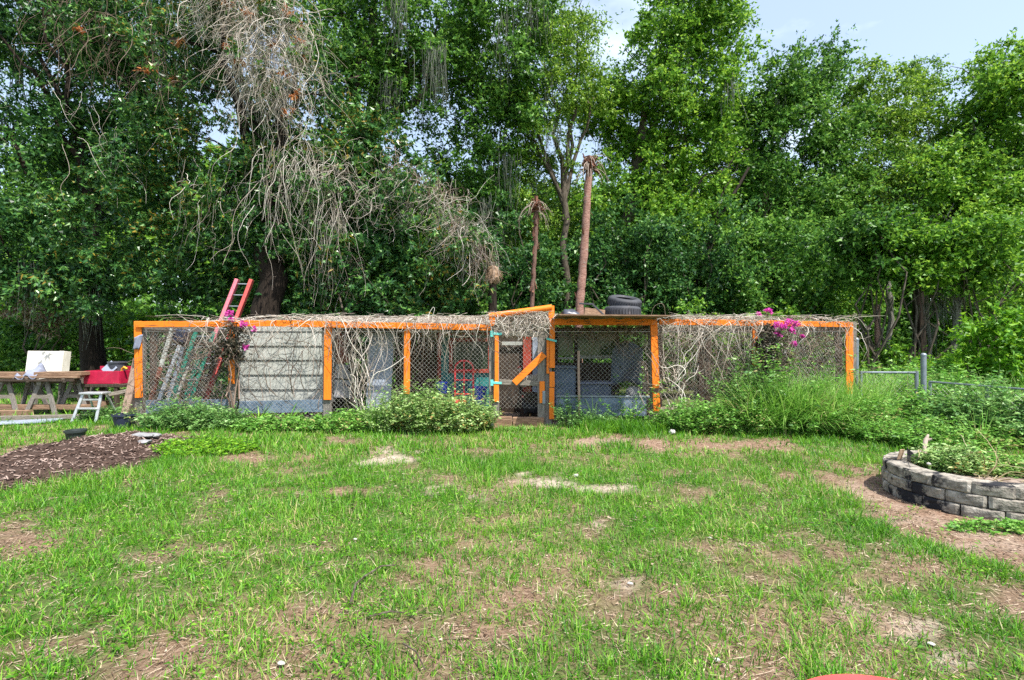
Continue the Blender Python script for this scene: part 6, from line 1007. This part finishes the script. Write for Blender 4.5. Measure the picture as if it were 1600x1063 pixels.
# aluminium step stool
YST = 9.35; t = thing('step_stool', 'small aluminium step stool on the grass before the boards', 'step stool', (X(142, YST), YST, 0)); L0, R0 = X(119, YST), X(158, YST); L1, R1 = X(130, YST), X(160, YST); H0 = Z(616, YST); hb = Z(658, YST)
for (a, b) in ((L0, L1), (R0 - 0.02, R1 - 0.02)): MB().bar((a, YST - 0.10, 0.0), (b, YST, H0), 0.05, 0.028, (0, -1, 0)).build('leg', M['aluminium'], t, False, 0.004); MB().bar((a + 0.06, YST + 0.38, 0.0), (b + 0.0, YST + 0.12, H0), 0.035, 0.022, (0, -1, 0)).build('leg', M['aluminium'], t, False, 0.004)
MB().box(((L1 + R1) / 2, YST + 0.05, H0 + 0.015), (R1 - L1 + 0.08, 0.22, 0.035)).build('top_step', M['aluminium'], t, False, 0.008); MB().box(((L0 * .35 + L1 * .65 + R1 - 0.03) / 2, YST - 0.05, H0 * 0.50), (R1 - L0 - 0.12, 0.09, 0.03)).build('tread', M['aluminium'], t, False, 0.005); MB().box(((L1 + R1) / 2 - 0.01, YST - 0.012, H0 - 0.10), (R1 - L1 - 0.03, 0.02, 0.03)).build('cross_bar', M['aluminium'], t, False, 0.004)
# boards leaning on the run corner
plank('pale brown board leaning on the run corner, left one', (X(191, 8.95), 8.95, 0.0), (X(213, 9.1), 9.12, Z(560, 9.1)), 0.125, 0.03, 'brown_wood_v', name='leaning_board', up=(0, -1, 0)); plank('pale brown board leaning on the run corner, right one', (X(203, 9.2), 9.2, 0.0), (X(216, 9.25), 9.3, Z(565, 9.2)), 0.10, 0.03, 'brown_wood_v', name='leaning_board', up=(0, -1, 0))
tub('plant_pot', (X(194, 8.78), 8.78, 0.0), 0.13, 0.165, 0.235, 'navy', 'navy plastic pot at the left corner of the run', 'pot', soil='earth'); p_ = gp(118, 688); tub('plant_pot', (p_.x, p_.y, 0.0), 0.10, 0.125, 0.155, 'black_pot', 'small dark green pot on the grass behind the mulch heap', 'pot', soil='earth')
weed('pot_plant', 'withered small plant in the navy pot', (X(199, 8.8), 8.8), 0.07, 0.06, 0.42, 22, 12, 0.05, 0.024, 'weed_pale', 97, 'plant')
for i, (x, Y_, dz, s, lab) in enumerate(((222, 7.0, .02, (.16, .09, .045), 'flat grey stone on the mulch heap, left one'), (238, 7.15, .02, (.13, .1, .04), 'flat grey stone on the mulch heap, right one'), (226, 6.8, .02, (.11, .08, .03), 'flat grey stone on the mulch heap, lower one'))):
    xx = X(x, Y_); rock('flat_stone', (xx, Y_, max(0.0, float(mulch_h(np.array([xx]), np.array([Y_]))[0])) + 0.03), s, 40 + i, 'stone', lab, 'stone')
# fallen sticks
def stick(label, pts, r): q = [gp(*p) + Vector((0, 0, 0.03 + 0.02 * (i % 2))) for i, p in enumerate(pts)]; o = MB().tube(q, list(np.linspace(r, r * .5, len(q))), 6).build('fallen_stick', M['bark'], None, True); solo(o, label, 'stick')
stick('curved brown stick lying on the lawn left of centre', [(548, 950), (556, 925), (570, 908), (595, 897), (618, 890)], 0.008); stick('pale straight stick on bare soil below the curved one', [(578, 972), (610, 970), (640, 967)], 0.006); stick('short twig lying across the lawn near the bottom centre', [(630, 1015), (650, 1035), (665, 1058)], 0.005)
# round red side table, only its far rim in view
t = thing('red_side_table', 'round scuffed red top just entering the bottom of view', 'table', (1.04, 1.25, 0)); MB().lathe([(0.0, 0.435), (0.33, 0.435), (0.348, 0.442), (0.352, 0.452), (0.345, 0.460), (0.30, 0.462), (0.0, 0.458)], (1.04, 1.25, 0), 64).build('table_top', M['red_disc'], t, True)
for k in range(3): a = 0.6 + k * 2.094; MB().tube([(1.04 + 0.22 * math.cos(a), 1.25 + 0.22 * math.sin(a), 0.44), (1.04 + 0.30 * math.cos(a), 1.25 + 0.30 * math.sin(a), 0.0)], 0.014, 8).build('leg', M['red_disc'], t, True)
print('tris counted', TRI['n'], 'objects', len(bpy.data.objects))
